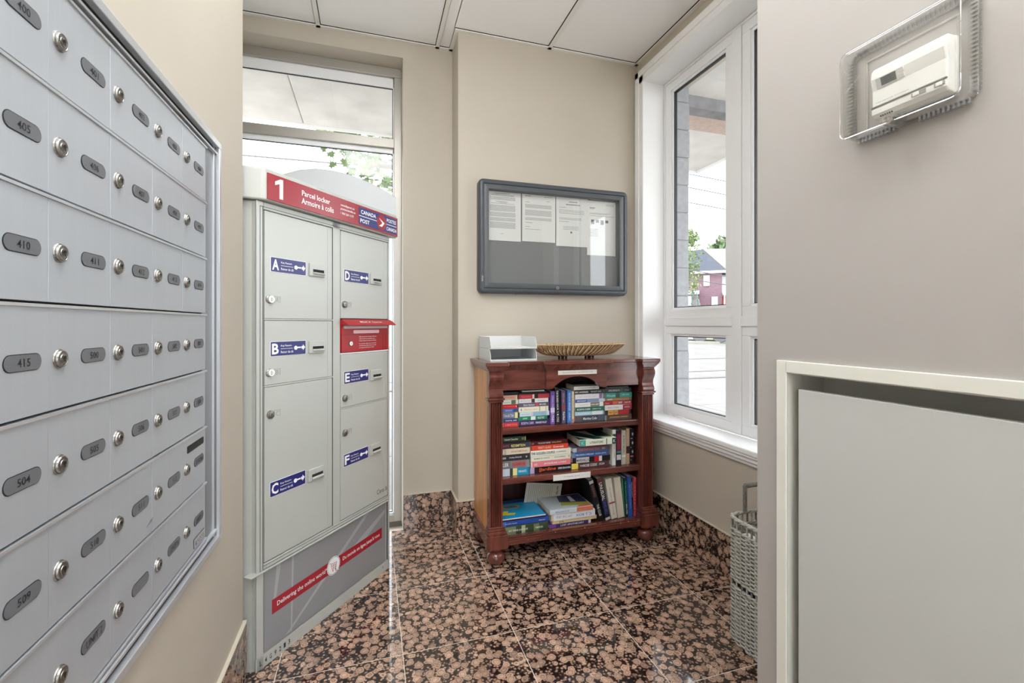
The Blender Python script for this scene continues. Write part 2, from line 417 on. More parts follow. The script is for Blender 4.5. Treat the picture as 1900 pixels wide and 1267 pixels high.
MB().tube([(0, 0, .01), (0, 0, .70)], .005, 6).build('stem', CHROME, pd); MB().lathe([(.05, .70), (.05, .72)], (0, 0, 0), 'z', 20).build('ceiling_rose', WPAINT, pd)

# ------------------------------------------------------------------ back window (window_1)
YW = 3.10
w1 = struct('window_1')
FR = .043
m_ = MB()
m_.box(BW1 - .048, BW1, YW, YW + .09, 0.0, 2.93)                     # right jamb
m_.box(BW0, BW0 + .05, YW, YW + .09, 0.0, 2.93)
m_.box(BW0, BW1, YW - .004, YW + .09, 2.93, BWZ)                         # head
m_.build('window_frame', ALU, w1, bevel=.002)
B(BW0 + .05, BW1 - .048, YW - .003, YW + .09, 2.463, 2.522).build('transom', ALU, w1, bevel=.002)
B(BW0 + .05, BW1 - .048, YW, YW + .09, 0.0, .045).build('sill', ALU, w1, bevel=.002)
def sash(par, x0, x1, z0, z1, y, t=.018, mt=WHITE, gasket=True, top=None):
    top = top or t
    m = MB().box(x0, x1, y, y + .03, z0, z0 + t).box(x0, x1, y, y + .03, z1 - top, z1).box(x0, x0 + t, y, y + .03, z0, z1).box(x1 - t, x1, y, y + .03, z0, z1)
    m.build('sash', mt, par, bevel=.0015)
    if gasket:
        g = .004; X0, X1, Z0, Z1 = x0 + t, x1 - t, z0 + t, z1 - top
        m = MB().box(X0, X1, y + .012, y + .02, Z0, Z0 + g).box(X0, X1, y + .012, y + .02, Z1 - g, Z1).box(X0, X0 + g, y + .012, y + .02, Z0, Z1).box(X1 - g, X1, y + .012, y + .02, Z0, Z1)
        m.build('gasket', GASK, par)
    return (x0 + t, x1 - t, z0 + t, z1 - top)
r = sash(w1, BW0 + .05, BW1 - .048, 2.522, 2.93, YW + .02, t=.006, top=.062)
B(r[0], r[1], YW + .034, YW + .04, r[2], r[3]).build('glass_pane', GLASS, w1)
r = sash(w1, BW0 + .05, BW1 - .048, .045, 2.463, YW + .02, t=.008, top=.03)
B(r[0], r[1], YW + .034, YW + .04, r[2], r[3]).build('glass_pane', GLASS, w1)

# ------------------------------------------------------------------ right window (window_2)
w2 = struct('window_2')
XW = 1.91
# casing around the opening, facing the room
cas = MB()
def casing_profile(mb, a0, a1, edge_out, edge_in, horizontal):
    pass
# left (far) casing strip, top casing strip : stepped profile
cas.box(XR - .014, XR, 2.655, 2.742, .70, 3.018).box(XR - .022, XR, 2.70, 2.742, .70, 3.018).box(XR - .018, XR, 2.652, 2.668, .70, 2.944)
cas.box(XR - .014, XR, 1.24, 2.742, 2.93, 3.018).box(XR - .022, XR, 1.24, 2.742, 2.975, 3.018).box(XR - .018, XR, 1.30, 2.668, 2.928, 2.944)
cas.box(XR - .014, XR, 1.20, 1.30, .70, 3.018)
cas.build('casing', WPAINT, w2, bevel=.003)
B(XR - .012, XW, RWY1 - .004, RWY1, .68, RWZ1).build('jamb_lining', WPAINT, w2)
B(XR - .012, XW, RWY0, RWY1 - .004, RWZ1 - .004, RWZ1).build('head_lining', WPAINT, w2)
m_ = B(XR - .035, XW, RWY0 - .08, RWY1 + .078, .672, .700)
m_.build('sill', WPAINT, w2, bevel=.006)
ap = [(XR, .672), (XR - .030, .672), (XR - .030, .662), (XR - .022, .654), (XR - .022, .640), (XR - .014, .632), (XR - .012, .620), (XR, .614)]
MB().prism([(p[0], p[1]) for p in ap], RWY0 - .06, 2.738, 'y').build('sill_moulding', WPAINT, w2)
# frame: outer, mullion, mid rail (X = depth, faces -X)
def fx(y0, y1, z0, z1, d0=0.0, d1=.07): return (XW + d0, XW + d1, y0, y1, z0, z1)
m_ = MB().box(*fx(2.645, 2.657, .70, 2.931)).box(*fx(RWY0, 2.645, 2.916, 2.931)).box(*fx(RWY0, 2.645, .70, .706)).box(*fx(RWY0, RWY0 + .02, .706, 2.916))
m_.build('window_frame', WHITE, w2, bevel=.003)
B(*fx(1.982, 2.045, .706, 2.916)).build('mullion', WHITE, w2, bevel=.003)
for (a, b) in ((2.045, 2.645), (RWY0 + .02, 1.980)):
    B(*fx(a, b, 1.290, 1.345)).build('mid_rail', WHITE, w2, bevel=.003)
def sashx(par, y0, y1, z0, z1, t=.052, d=.008):
    m = MB().box(*fx(y0, y1, z0, z0 + t, d, .05)).box(*fx(y0, y1, z1 - t, z1, d, .05)).box(*fx(y0, y0 + t, z0 + t, z1 - t, d, .05)).box(*fx(y1 - t, y1, z0 + t, z1 - t, d, .05))
    m.build('sash', WHITE, par, bevel=.003)
    # glazing bead, stepped, and dark gasket
    g = .014; a0, a1, b0, b1 = y0 + t, y1 - t, z0 + t, z1 - t
    m = MB().box(*fx(a0, a1, b0, b0 + g, .018, .05)).box(*fx(a0, a1, b1 - g, b1, .018, .05)).box(*fx(a0, a0 + g, b0 + g, b1 - g, .018, .05)).box(*fx(a1 - g, a1, b0 + g, b1 - g, .018, .05))
    m.build('glazing_bead', WHITE, par, bevel=.002)
    a0 += g; a1 -= g; b0 += g; b1 -= g; g = .005
    m = MB().box(*fx(a0, a1, b0, b0 + g, .026, .046)).box(*fx(a0, a1, b1 - g, b1, .026, .046)).box(*fx(a0, a0 + g, b0, b1, .026, .046)).box(*fx(a1 - g, a1, b0, b1, .026, .046))
    m.build('gasket', GASK, par)
    B(*fx(a0 + g, a1 - g, b0 + g, b1 - g, .034, .040)).build('glass_pane', GLASS, par)
for (a, b) in ((2.045, 2.645), (RWY0 + .02, 1.980)):
    sashx(w2, a, b, 1.345, 2.916); sashx(w2, a, b, .706, 1.290)
# exterior brick return of the window opening: rough-faced stone blocks
ST = mat('grey_stone', (150, 151, 154), .9, 0, .12, 30, .5, 60)
ext = struct('trim_1')
z = .55
while z < 2.93:
    h_ = .19; j = random.uniform(-.004, .004)
    B(1.985, 2.103 + j, 2.640 + random.uniform(-.003, .003), 2.665, z, min(z + h_ - .006, 2.95)).build('stone_block', ST, ext, bevel=.006); z += h_
B(1.985, 2.102, 2.648, 2.665, .55, 2.95).build('mortar', mat('mortar', (150, 150, 150), .9), ext)

# ------------------------------------------------------------------ mailbox bank in the left wall (local x = along the wall, -y = towards the room)
mb = thing('mailbox_bank', 'recessed wall bank of brushed aluminium apartment mailboxes', 'mailbox', (XL, .657, 0), PI / 2)
NC, NR, CW, RH, MT = 5, 7, .1625, .1565, 1.797
WID = NC * CW
zb = MT - NR * RH
B(-.02, WID + .012, .012, .10, zb - .01, MT + .008).build('back_box', DARK, mb)
# frame: flange proud of the wall, then a recessed channel beside the doors
x0, x1, z0, z1 = -.09, WID + .1005, zb - .045, MT + .045
m_ = MB()
for (a, b, c, d) in ((x0, x1, z1 - .018, z1), (x0, x1, z0, z0 + .018), (x0, x0 + .018, z0 + .018, z1 - .018), (x1 - .018, x1, z0 + .018, z1 - .018)): m_.box(a, b, -.012, 0.002, c, d)
m_.build('flange', BRUSHL, mb, bevel=.0015)
X0, X1, Z0, Z1 = x0 + .018, x1 - .018, z0 + .018, z1 - .018
m_ = MB()
m_.prism([(X1, -.004), (X1 - .006, .006), (X1 - .008, .004), (WID + .016, .004), (WID + .004, .010), (WID + .004, .03), (X1, .03)], Z0, Z1, 'z')
m_.box(X0, -.004, .004, .03, Z0, Z1)
m_.box(X0, X1, .006, .03, MT + .006, Z1); m_.box(X0, X1, .006, .03, Z0, zb - .006)
m_.build('frame_channel', BRUSHF, mb)
B(WID + .070, WID + .074, -.001, .005, Z0, Z1).build('frame_bead', BRUSHL, mb, bevel=.001)
B(X0, X1, -.006, .006, MT + .008, MT + .013).build('frame_bead', BRUSHL, mb, bevel=.001)
B(X0, X1, -.006, .006, zb - .014, zb - .007).build('frame_bead', BRUSHL, mb, bevel=.001)
door_me = B(.0004, CW - .0004, 0, .012, .0050, RH - .0030).mesh('mailbox_door', BRUSH)
rail_me = B(-.001, WID + .008, -.0024, .010, -.0030, .0014).mesh('divider_rail', BRUSHL)
plate_me = MB().prism(rrect(-.034, .034, -.0105, .0105, .0104), -.0012, .0004).mesh('name_plate', PLATE)
plate_rim = MB().prism(rrect(-.0352, .0352, -.0117, .0117, .0116), -.0006, .0004).mesh('plate_rim', INK)
lk = MB().lathe([(.0146, .001), (.0146, -.0012), (.0138, -.0022), (.0128, -.0022), (.0126, -.0046), (.0118, -.0056), (.0105, -.0058), (.0100, -.0052), (.0070, -.0052), (.0066, -.0060)], axis='y', n=24)
lock_me = lk.mesh('lock_cylinder', CHROME, True)
key_me = MB().lathe([(.0028, -.0070), (.0028, -.0076)], (0, 0, .0018), 'y', 10).box(-.0009, .0009, -.0076, -.0070, -.0045, .001).mesh('keyhole', KEYH)
NUM = [['400', '401', '402', '403', '404'], ['405', '406', '407', '408', '409'], ['410', '411', '412', '413', '414'],
       ['415', '500', '501', '502', '503'], ['504', '505', '506', '507', '508'], ['509', '510', '511', '512', 'OUTGOING'], ['UNIT 1', 'UNIT 2', '', 'UNIT 4', 'UNIT 5']]
for r in range(NR):
    zt = MT - r * RH
    inst('divider_rail', rail_me, mb, (0, 0, zt))
    for c in range(NC):
        d = inst('mailbox_door', door_me, mb, (c * CW, random.uniform(-.0004, .0004), zt - RH), bevel=.00035)
        px, pz = .112, RH * .5
        inst('plate_rim', plate_rim, d, (px, 0, pz)); inst('name_plate', plate_me, d, (px, 0, pz))
        inst('lock_cylinder', lock_me, d, (.024, 0, pz)); inst('keyhole', key_me, d, (.024, 0, pz))
        t = NUM[r][c]
        if t: text(t, INK, d, (px, -.0012, pz), w={3: .024, 6: .046, 8: .054}[len(t)], h=.011 if len(t) == 3 else .0125, name='unit_number', bold=.006)
        if (r, c) == (5, 4):
            MB().prism(rrect(.03, .145, .116, .134, .003), -.0011, .0004).build('mail_slot', KEYH, d)
        if (r, c) == (6, 4):
            B(.075, .152, -.0010, 0, .012, .036).build('maker_plate', INK, d); B(.0765, .1505, -.0014, 0, .0135, .0345).build('maker_plate_face', mat('maker_plate_face', (176, 178, 180), .4), d)
            MB().prism([(.083, .018), (.091, .018), (.087, .030)], -.0018, -.001).build('maker_mark', INK, d)
            text('F-LOC Co', INK, d, (.121, -.0014, .024), w=.048, h=.010, name='maker_text')
inst('divider_rail', rail_me, mb, (0, 0, zb))
# scuff mark on one door
MB().prism([(.46, .882), (.484, .888), (.489, .892), (.478, .891), (.462, .885)], -.0012, .0).build('scuff_mark', mat('scuff', (120, 122, 126), .6), mb)

# ------------------------------------------------------------------ parcel locker (local x along its face, -y to the room)
LA = math.atan2(.776, .631)
lkr = thing('parcel_locker', 'tall grey steel parcel locker with a red header and six lettered doors', 'locker', (-.411, 1.906, 0), LA)
LW, LD, LH = .80, .48, 1.765
m_ = MB()
pts = [(0.012, 0)] + [(0.012 - .012 * math.sin(a), .012 - .012 * math.cos(a)) for a in (0.4, .8, 1.2, PI / 2)]
m_.prism([(.016, -.0), (.004, .006), (0, .016), (-.026, .045), (-.034, .075), (-.034, LD), (LW + .0, LD), (LW, .004), (LW - .004, 0)], 0.0, LH, 'z')
m_.build('body', LOCKG, lkr, bevel=.002)
# front frame (members proud of the body so that the doors sit in it)
m_ = MB()
f = -.006
m_.box(.002, .032, f, 0, 0, LH).box(.386, .434, f, 0, .372, LH).box(.784, LW, f, 0, 0, LH).box(.032, .784, f, 0, 1.737, LH).box(.032, .784, f - .002, 0, .372, .392).box(.0, LW, f, 0, 0, .05)
m_.build('front_frame', LOCKG, lkr, bevel=.0015)
m_ = MB()
for xa in (.016, .0275): m_.box(xa, xa + .0022, f - .0004, 0, .37, 1.748)
m_.box(.016, .79, f - .0004, 0, 1.7455, 1.7475).box(.014, .79, f - .0024, 0, .368, .3705).box(.783, .7845, f - .0004, 0, .05, 1.74).box(.386, .3885, f - .0004, 0, .393, 1.737).box(.032, .784, f - .0026, 0, .3845, .386)
m_.build('frame_groove', mat('dark_groove', (70, 72, 70), .6), lkr)
B(-.03, .784, f - .012, 0.02, .366, .3705).build('base_lip', LOCKG, lkr, bevel=.001)
m_ = B(-.036, LW + .038, -.018, .02, LH, LH + .006)
# header
m_ = MB().prism([(-.0, LH - .0), (-.03, LH), (-.03, LH)], 0, 0) if False else MB()
m_.prism([(.022, -.030), (.008, -.020), (-.045, .03), (-.05, .08), (-.05, LD), (LW + .02, LD), (LW + .04, .03), (LW + .042, -.018), (LW + .03, -.030)], LH + .002, 1.888, 'z')
m_.build('header', LOCKG, lkr, bevel=.006)
hp = B(.0265, LW + .034, -.0335, -.030, 1.772, 1.872).build('header_panel', RED, lkr, bevel=.0012)
MB().prism([(.080, 1.785), (.096, 1.785), (.096, 1.861), (.084, 1.861), (.060, 1.847), (.060, 1.833), (.080, 1.842)], -.0340, -.0334).build('numeral', WINK, hp)
text('Parcel locker', WINK, hp, (.265, -.0336, 1.838), w=.155, h=.022, bold=.012)
text('Armoire \u00e0 colis', WINK, hp, (.275, -.0336, 1.806), w=.178, h=.024, bold=.012)
text('canadapost.ca', WINK, hp, (.452, -.0336, 1.842), w=.09, h=.013, bold=.008)
text('postescanada.ca', WINK, hp, (.455, -.0336, 1.825), w=.096, h=.013, bold=.008)
text('1 800 267-1177', WINK, hp, (.450, -.0336, 1.806), w=.085, h=.010, bold=.01)
m_ = B(.528, .672, -.0342, -.0335, 1.781, 1.863).box(.728, .822, -.0342, -.0335, 1.781, 1.863).box(.66, .74, -.0341, -.0335, 1.781, 1.863)
m_.build('postal_logo_field', NAVY, hp)
MB().lathe([(.038, -.0340), (.038, -.0346)], (.697, 0, 1.822), 'y', 24).build('postal_logo_disc', RED, hp)
MB().prism([(.676, 1.842), (.720, 1.822), (.700, 1.800), (.676, 1.802), (.694, 1.812), (.702, 1.820)], -.0352, -.0346).build('postal_logo_wing', WINK, hp)
for a, b in ((.528, .660), (.735, .822)): B(a, b, -.0347, -.034, 1.8205, 1.8235).build('postal_logo_line', WINK, hp)
for t, x, z, ww in (('CANADA', .597, 1.8425, .112), ('POST', .570, 1.800, .066), ('POSTES', .778, 1.8425, .078), ('CANADA', .780, 1.800, .086)):
    text(t, WINK, hp, (x, -.0343, z), w=ww, h=.019, bold=.02)
# doors
def key_sticker(d, x, z, letter, wd=.172, hd=.058):
    s = MB().prism(rrect(x, x + wd, z, z + hd, .004), -.0010, .0002).build('sticker_border', WINK, d)
    MB().prism(rrect(x + .0015, x + wd - .0015, z + .0015, z + hd - .0015, .003), -.0014, .0002).build('key_return_sticker', NAVY, d)
    y = -.0015
    text(letter, WINK, d, (x + .022, y, z + hd / 2), h=.042, w=.031, bold=.03)
    text('Key Return', WINK, d, (x + .073, y, z + hd * .68), w=.052, h=.0095, bold=.01)
    text('Retour de cl\u00e9', WINK, d, (x + .077, y, z + hd * .27), w=.06, h=.0095, bold=.01)
    B(x + .047, x + .105, y - .0004, y, z + hd * .475, z + hd * .5).build('sticker_line', WINK, d)
    m = MB().lathe([(.0085, y), (.0085, y - .0004)], (x + .120, 0, z + hd / 2), 'y', 14).box(x + .126, x + .146, y - .0004, y, z + hd / 2 - .002, z + hd / 2 + .004)
    m.prism([(x + .149, z + hd / 2 - .005), (x + .156, z + hd / 2 - .005), (x + .156, z + hd / 2 - .012), (x + .168, z + hd / 2 + .001), (x + .156, z + hd / 2 + .013), (x + .156, z + hd / 2 + .006), (x + .149, z + hd / 2 + .006)], y - .0004, y)
    m.build('key_symbol', WINK, d)
def key_slot(d, x, z, wd=.085, hd=.054):
    MB().box(x, x + wd, -.007, 0, z, z + hd).build('slot_plate', LOCKG, d, bevel=.003)
    MB().box(x + .018, x + wd - .006, -.0075, -.006, z + .014, z + .030).build('key_slot', DARK, d)
    MB().prism([(-.0135, z + .008), (-.0155, z + .013), (-.0072, z + .0185), (-.0072, z + .008)], x + .018, x + wd - .006, 'x').build('slot_lip', LOCKG, d)
def door(letter, x0, x1, z0, z1, stx, stz, slx, slz, lx, lz, white_lock):
    d = B(0, x1 - x0, 0, .012, 0, z1 - z0).build('locker_door', LOCKG, lkr, bevel=.0018, loc=(x0, -.0075, z0), label='grey locker door lettered ' + letter)
    wd = x1 - x0; hh = z1 - z0
    m = MB().box(wd - .030, wd - .024, -.0014, 0, .004, hh - .004)
    m.build('door_ridge', LOCKG, d, bevel=.001)
    key_sticker(d, stx - x0, stz - z0, letter)
    key_slot(d, slx - x0, slz - z0)
    LX, LZ = lx - x0 + .004, lz - z0
    if white_lock:
        MB().lathe([(.016, .0), (.016, -.004), (.014, -.006)], (LX - .004, 0, LZ), 'y', 20).build('lock_rim', CHROME, d, smooth=True)
        MB().lathe([(.0135, -.004), (.0135, -.009)], (LX, 0, LZ), 'y', 20).build('lock_cap', WINK, d)
        text('D', INK, d, (LX, -.0092, LZ - .001), w=.008, h=.012)
    else:
        MB().lathe([(.016, .0), (.016, -.005), (.012, -.008), (.009, -.0085)], (LX, 0, LZ), 'y', 20).build('lock_rim', CHROME, d, smooth=True)
        MB().box(LX - .0012, LX + .0012, -.0092, -.008, LZ - .006, LZ + .005).build('keyhole', KEYH, d)
    m = MB()
    for (a, b, c, e) in ((.018, .0192, -.013, .013), (.0448, .046, -.013, .013)): m.box(LX + a, LX + b, -.0008, 0, LZ + c, LZ + e)
    m.box(LX + .018, LX + .046, -.0008, 0, LZ + .012, LZ + .013)
    m.build('letter_frame', LOCKD, d); text(letter, LOCKD, d, (LX + .031, -.0005, LZ - .001), w=.014, h=.018)
    # shadow gap around the door
    return d
DGAP = mat('door_gap', (40, 42, 42), .7)
B(.033, .3845, -.0012, .001, .393, 1.736).build('door_gap_left', DGAP, lkr)
B(.4355, .783, -.0012, .001, .393, 1.736).build('door_gap_right', DGAP, lkr)
door('A', .036, .383, 1.3235, 1.7335, .061, 1.504, .248, 1.506, .056, 1.397, True)
door('B', .036, .383, 1.068, 1.316, .060, 1.176, .246, 1.177, .056, 1.115, True)
door('C', .036, .383, .396, 1.0605, .058, .634, .242, .632, .056, .954, False)
door('D', .437, .781, 1.3285, 1.7335, .456, 1.500, .640, 1.503, .456, 1.393, False)
door('E', .437, .781, .9145, 1.1605, .456, 1.022, .640, 1.016, .458, .956, False)
door('F', .437, .781, .396, .9075, .454, .636, .636, .640, .458, .795, False)
for z in (1.3198, 1.0643): B(.034, .386, -.0095, 0, z - .0028, z + .0028).build('shelf_rail', LOCKG, lkr, bevel=.001)
B(.436, .784, -.0095, 0, .9083, .9133).build('shelf_rail', LOCKG, lkr, bevel=.001)
B(.436, .784, -.0095, 0, 1.1615, 1.1675).build('shelf_rail', WHITE, lkr, bevel=.001)
# red mail slot unit
rb = B(.437, .783, -.012, 0, 1.169, 1.322).build('mail_deposit_box', RED2, lkr, bevel=.002)
m_ = MB().prism([(-.012, 1.325), (-.045, 1.302), (-.047, 1.296), (-.012, 1.300)], .437, .800, 'x')
hood = m_.build('mail_hood', RED2, rb)
tm = text_mesh('Mail', WINK, .05, .011, bold=.01); 
inst('lettering', tm, rb, (.565, -.031, 1.3125), (-math.radians(55), 0, 0))
inst('lettering', text_mesh('Courrier', WINK, .075, .011, bold=.01), rb, (.665, -.031, 1.3125), (-math.radians(55), 0, 0))
inst('lettering', text_mesh('\u25b6', WINK, .014, .010), rb, (.610, -.031, 1.3125), (-math.radians(55), 0, 0))
B(.447, .765, -.020, -.012, 1.281, 1.294).build('flap', mat('flap_pink_grey', (206, 190, 194), .3), rb, bevel=.001)
MB().prism(rrect(.515, .705, 1.257, 1.273, .006), -.0128, -.012).build('flap_sticker', mat('flap_sticker', (228, 190, 194), .4), rb)
B(.437, .783, -.0126, -.012, 1.2515, 1.253).build('seam', mat('dark_red', (96, 14, 20), .5), rb)
m_ = MB().box(.735, .737, -.0126, -.012, 1.172, 1.25).box(.757, .759, -.0126, -.012, 1.172, 1.25)
m_.build('seam', mat('dark_red', (96, 14, 20), .5), rb)
MB().lathe([(.0125, -.012), (.0125, -.0135)], (.497, 0, 1.210), 'y', 18).build('lock_ring', DARK, rb)
MB().lathe([(.010, -.0134), (.010, -.016)], (.497, 0, 1.210), 'y', 18).build('lock_face', WINK, rb)
B(.496, .498, -.0166, -.0155, 1.205, 1.214).build('keyhole', KEYH, rb)
for i, (t, ww) in enumerate((('Mail deposited here before 8:00 am', .128), ('will be picked up daily Monday to', .12), ('Friday except for statutory holidays', .126), ('Le courrier d\u00e9pos\u00e9 ici avant 8 h', .126), ('sera lev\u00e9 quotidiennement du lundi', .125), ('au vendredi sauf les jours f\u00e9ri\u00e9s', .11))):
    text(t, WINK, rb, (.555 + ww / 2, -.0122, 1.240 - i * .0098 - (.004 if i > 2 else 0)), w=ww, h=.0062, bold=.006)
text('Canad\u00e4', INK, lkr, (.735, -.0079, .437), w=.085, h=.024, bold=-.002, name='printed_wordmark')
# base panel
bp = B(.033, .765, -.0075, 0, .056, .366).build('base_panel', SILVER, lkr, bevel=.001)
for pts in ([(.13, .062), (.15, .062), (.64, .36), (.60, .36)], [(.155, .06), (.162, .06), (.172, .362), (.162, .362)], [(.07, .2), (.08, .2), (.11, .362), (.09, .362)], [(.52, .20), (.76, .31), (.76, .33), (.52, .24)]):
    MB().prism(pts, -.0078, -.0070).build('poster_ray', SILV2, bp)
MB().prism([(.068, .181), (.732, .188), (.732, .242), (.068, .236)], -.0088, -.0075).build('red_band', mat('poster_red', (158, 26, 40), .35), bp)
text('Delivering the online world', WINK, bp, (.215, -.0089, .2085), w=.25, h=.024, bold=.008)
text('\u2122', WINK, bp, (.345, -.0089, .216), w=.008, h=.008)
text("Du monde en ligne jusqu'\u00e0 vous", WINK, bp, (.580, -.0089, .213), w=.265, h=.023, bold=.008)
MB().lathe([(.040, -.0087), (.040, -.0096)], (.390, 0, .212), 'y', 28).build('cart_disc', WINK, bp)
MB().tube([(.390 + .0365 * math.cos(2 * PI * k / 28), -.0097, .212 + .0365 * math.sin(2 * PI * k / 28)) for k in range(28)], .0007, 4, True).build('cart_ring', INK, bp)
m_ = MB()
for a, b in (((.366, .230), (.373, .229)), ((.373, .229), (.381, .197)), ((.374, .224), (.409, .221)), ((.409, .221), (.404, .203)), ((.380, .203), (.405, .203)), ((.381, .197), (.404, .197)), ((.377, .214), (.407, .212)), ((.386, .224), (.388, .203)), ((.398, .223), (.397, .203))):
    m_.tube([(a[0], -.0097, a[1]), (b[0], -.0097, b[1])], .0009, 4)
m_.lathe([(.003, -.0096), (.003, -.0102)], (.385, 0, .191), 'y', 10).lathe([(.003, -.0096), (.003, -.0102)], (.401, 0, .191), 'y', 10)
m_.build('cart_symbol', mat('cart_red', (150, 60, 70), .5), bp)
cur = [(.404, .206), (.404, .182), (.410, .187), (.415, .178), (.420, .181), (.415, .190), (.422, .191)]
MB().prism([(p[0] - .001 + (p[0] - .411) * .15, p[1] - .0005 + (p[1] - .19) * .15) for p in cur], -.0100, -.0096).build('cursor_outline', INK, bp)
MB().prism(cur, -.0104, -.0099).build('cursor_arrow', WINK, bp)
for i, ch in enumerate('L4G9213'): text(ch, INK, lkr, (.020 + i * .0215, -.0065, .024), w=.0095, h=.019, bold=.012, name='serial_letter')
text('16', INK, lkr, (.742, -.0065, .030), w=.012, h=.012, name='serial_letter')

# pale arched panel behind the locker, against the window
arc = [(-.80, 1.90), (-.62, 2.08), (-.50, 2.165), (-.40, 2.205), (-.31, 2.222), (-.22, 2.220), (-.12, 2.205), (0, 2.165), (.08, 2.13), (.155, 2.085)]
ap_ = thing('arched_panel', 'pale grey round-topped panel standing behind the parcel locker, against the window', 'panel', (0, 2.93, 0))
MB().prism([(-.80, .0), (.085, .0), (.085, 1.90), (.155, 1.97)] + arc[::-1], -.006, .006).build('panel_board', mat('pale_grey_panel', (216, 220, 224), .4), ap_)
MB().tube([(p[0], 0, p[1]) for p in arc], .005, 6).build('panel_edge', mat('panel_edge_grey', (190, 194, 197), .4), ap_)

# ------------------------------------------------------------------ notice board
nb = thing('notice_board', 'wide charcoal-framed glass notice case holding four printed pages', 'noticeboard', (0, YBUMP, 0))
x0, x1, z0, z1 = .628, 1.655, 1.492, 2.192
m_ = MB()
def frame_ring(mb_, prof, x0, x1, z0, z1, rc, n=5):
    """sweep profile [(inset, y)] round a rounded rectangle"""
    rings = []
    for ins, y in prof:
        r_ = max(rc - ins, .0005); rings.append([(p[0], y, p[1]) for p in rrect(x0 + ins, x1 - ins, z0 + ins, z1 - ins, r_, n)])
    N = len(rings[0]); vs = [v for rr_ in rings for v in rr_]; fs = []
    for i in range(len(rings)):
        j = (i + 1) % len(rings)
        for k in range(N): fs.append((i * N + k, i * N + (k + 1) % N, j * N + (k + 1) % N, j * N + k))
    return mb_.add(vs, fs)
frame_ring(MB(), [(0, 0), (0, -.042), (.004, -.052), (.012, -.058), (.024, -.060), (.030, -.057), (.030, -.03), (.030, 0)], x0, x1, z0, z1, .032).build('outer_frame', CHAR, nb, smooth=True)
frame_ring(MB(), [(.0325, -.02), (.0325, -.055), (.036, -.0575), (.060, -.0565), (.064, -.052), (.064, -.02)], x0, x1, z0, z1, .034).build('door_frame', mat('charcoal_door_frame', (84, 88, 92), .4), nb, smooth=True)
B(x0 + .012, x1 - .012, -.014, -.004, z0 + .012, z1 - .012).build('felt_backing', FELT, nb)
BG = glass_mat('notice_glass', (.97, .975, .975), 1.5, 1.1, .02)
B(x0 + .062, x1 - .062, -.046, -.042, z0 + .062, z1 - .062).build('glass_pane', BG, nb)
MB().lathe([(.012, -.050), (.012, -.062), (.010, -.064)], ((x0 + x1) / 2, 0, z0 + .040), 'y', 20).build('lock', CHROME, nb, smooth=True)
B((x0 + x1) / 2 - .001, (x0 + x1) / 2 + .001, -.0648, -.063, z0 + .035, z0 + .045).build('keyhole', KEYH, nb)
B(x0 + .016, x0 + .026, -.064, -.055, z0 + .07, z0 + .105).build('hinge', CHROME, nb)
MB().lathe([(.003, -.03), (.003, -.034)], (.87, 0, z0 - .001), 'y', 8).build('fixing_screw', DARK, nb)

def page(x0, z1, w_, h_, y, label, kind):
    t = thing('printed_page', label, 'paper', (x0, YBUMP + y, z1))
    B(0, w_, -.0006, 0, -h_, 0).build('sheet', PAPER, t)
    m = MB(); yy = -.0008
    def line(z, a, b, hgt=.0022, gap=True):
        x = a
        while x < b:
            wl_ = random.uniform(.004, .013); e = min(x + wl_, b); m.add([(x, yy, z), (e, yy, z), (e, yy, z + hgt), (x, yy, z + hgt)], [(0, 1, 2, 3)]); x = e + .0017
    if kind == 1:
        for z in (-.013, ): line(z, .05, .14)
        for z in (-.020, -.025): line(z, .02, .17)
        for k in range(4): line(-.034 - k * .0055, .012, .178)
        line(-.062, .05, .13); line(-.068, .07, .12); line(-.074, .02, .17)
        for k in range(26): 
            if k not in (7, 13, 18): line(-.086 - k * .0056, .012, .178)
        line(-.262, .08, .1)
    elif kind == 2:
        line(-.012, .02, .06, .004); line(-.012, .15, .2); line(-.038, .165, .19); line(-.05, .02, .05)
        for k in range(4): line(-.066 - k * .006, .02, .2)
        for k in range(6): line(-.102 - k * .006, .02, .2)
        for k in range(3): line(-.150 - k * .006, .02, .2)
        line(-.18, .02, .07); line(-.206, .02, .05); line(-.222, .02, .12)
    elif kind == 3:
        line(-.03, .09, .15, .005); line(-.048, .07, .17, .006); line(-.066, .02, .07)
        for k in range(3): line(-.084 - k * .01, .02, .2)
        for k in range(2): line(-.135 - k * .008, .02, .18)
        line(-.158, .02, .09)
        for k in range(3): line(-.19 - k * .009, .05, .16)
        m.box(.1, .112, yy - .0002, yy, -.232, -.22)
    else:
        line(-.02, .14, .2); line(-.028, .14, .2); line(-.05, .02, .06, .006); line(-.056, .02, .05)
        line(-.082, .02, .17); line(-.088, .02, .15); line(-.1, .02, .2)
        for k in range(4): m.box(.03 + k * .035, .052 + k * .035, yy - .0002, yy, -.155 + (k % 2) * .012, -.125)
        for k in range(5): line(-.19 - k * .011, .02, .08)
    m.build('print', PRINT, t)
page(.695, 2.128, .214, .305, -.016, 'densely printed page at the far left of the notice case', 1)
page(.918, 2.128, .226, .300, -.016, 'letter page second from the left in the notice case', 2)
page(1.150, 2.128, .226, .318, -.018, 'letter page third from the left, with centred heading lines', 3)
page(1.372, 2.123, .212, .362, -.0155, 'rightmost page in the notice case, hanging lowest, with a small table', 4)

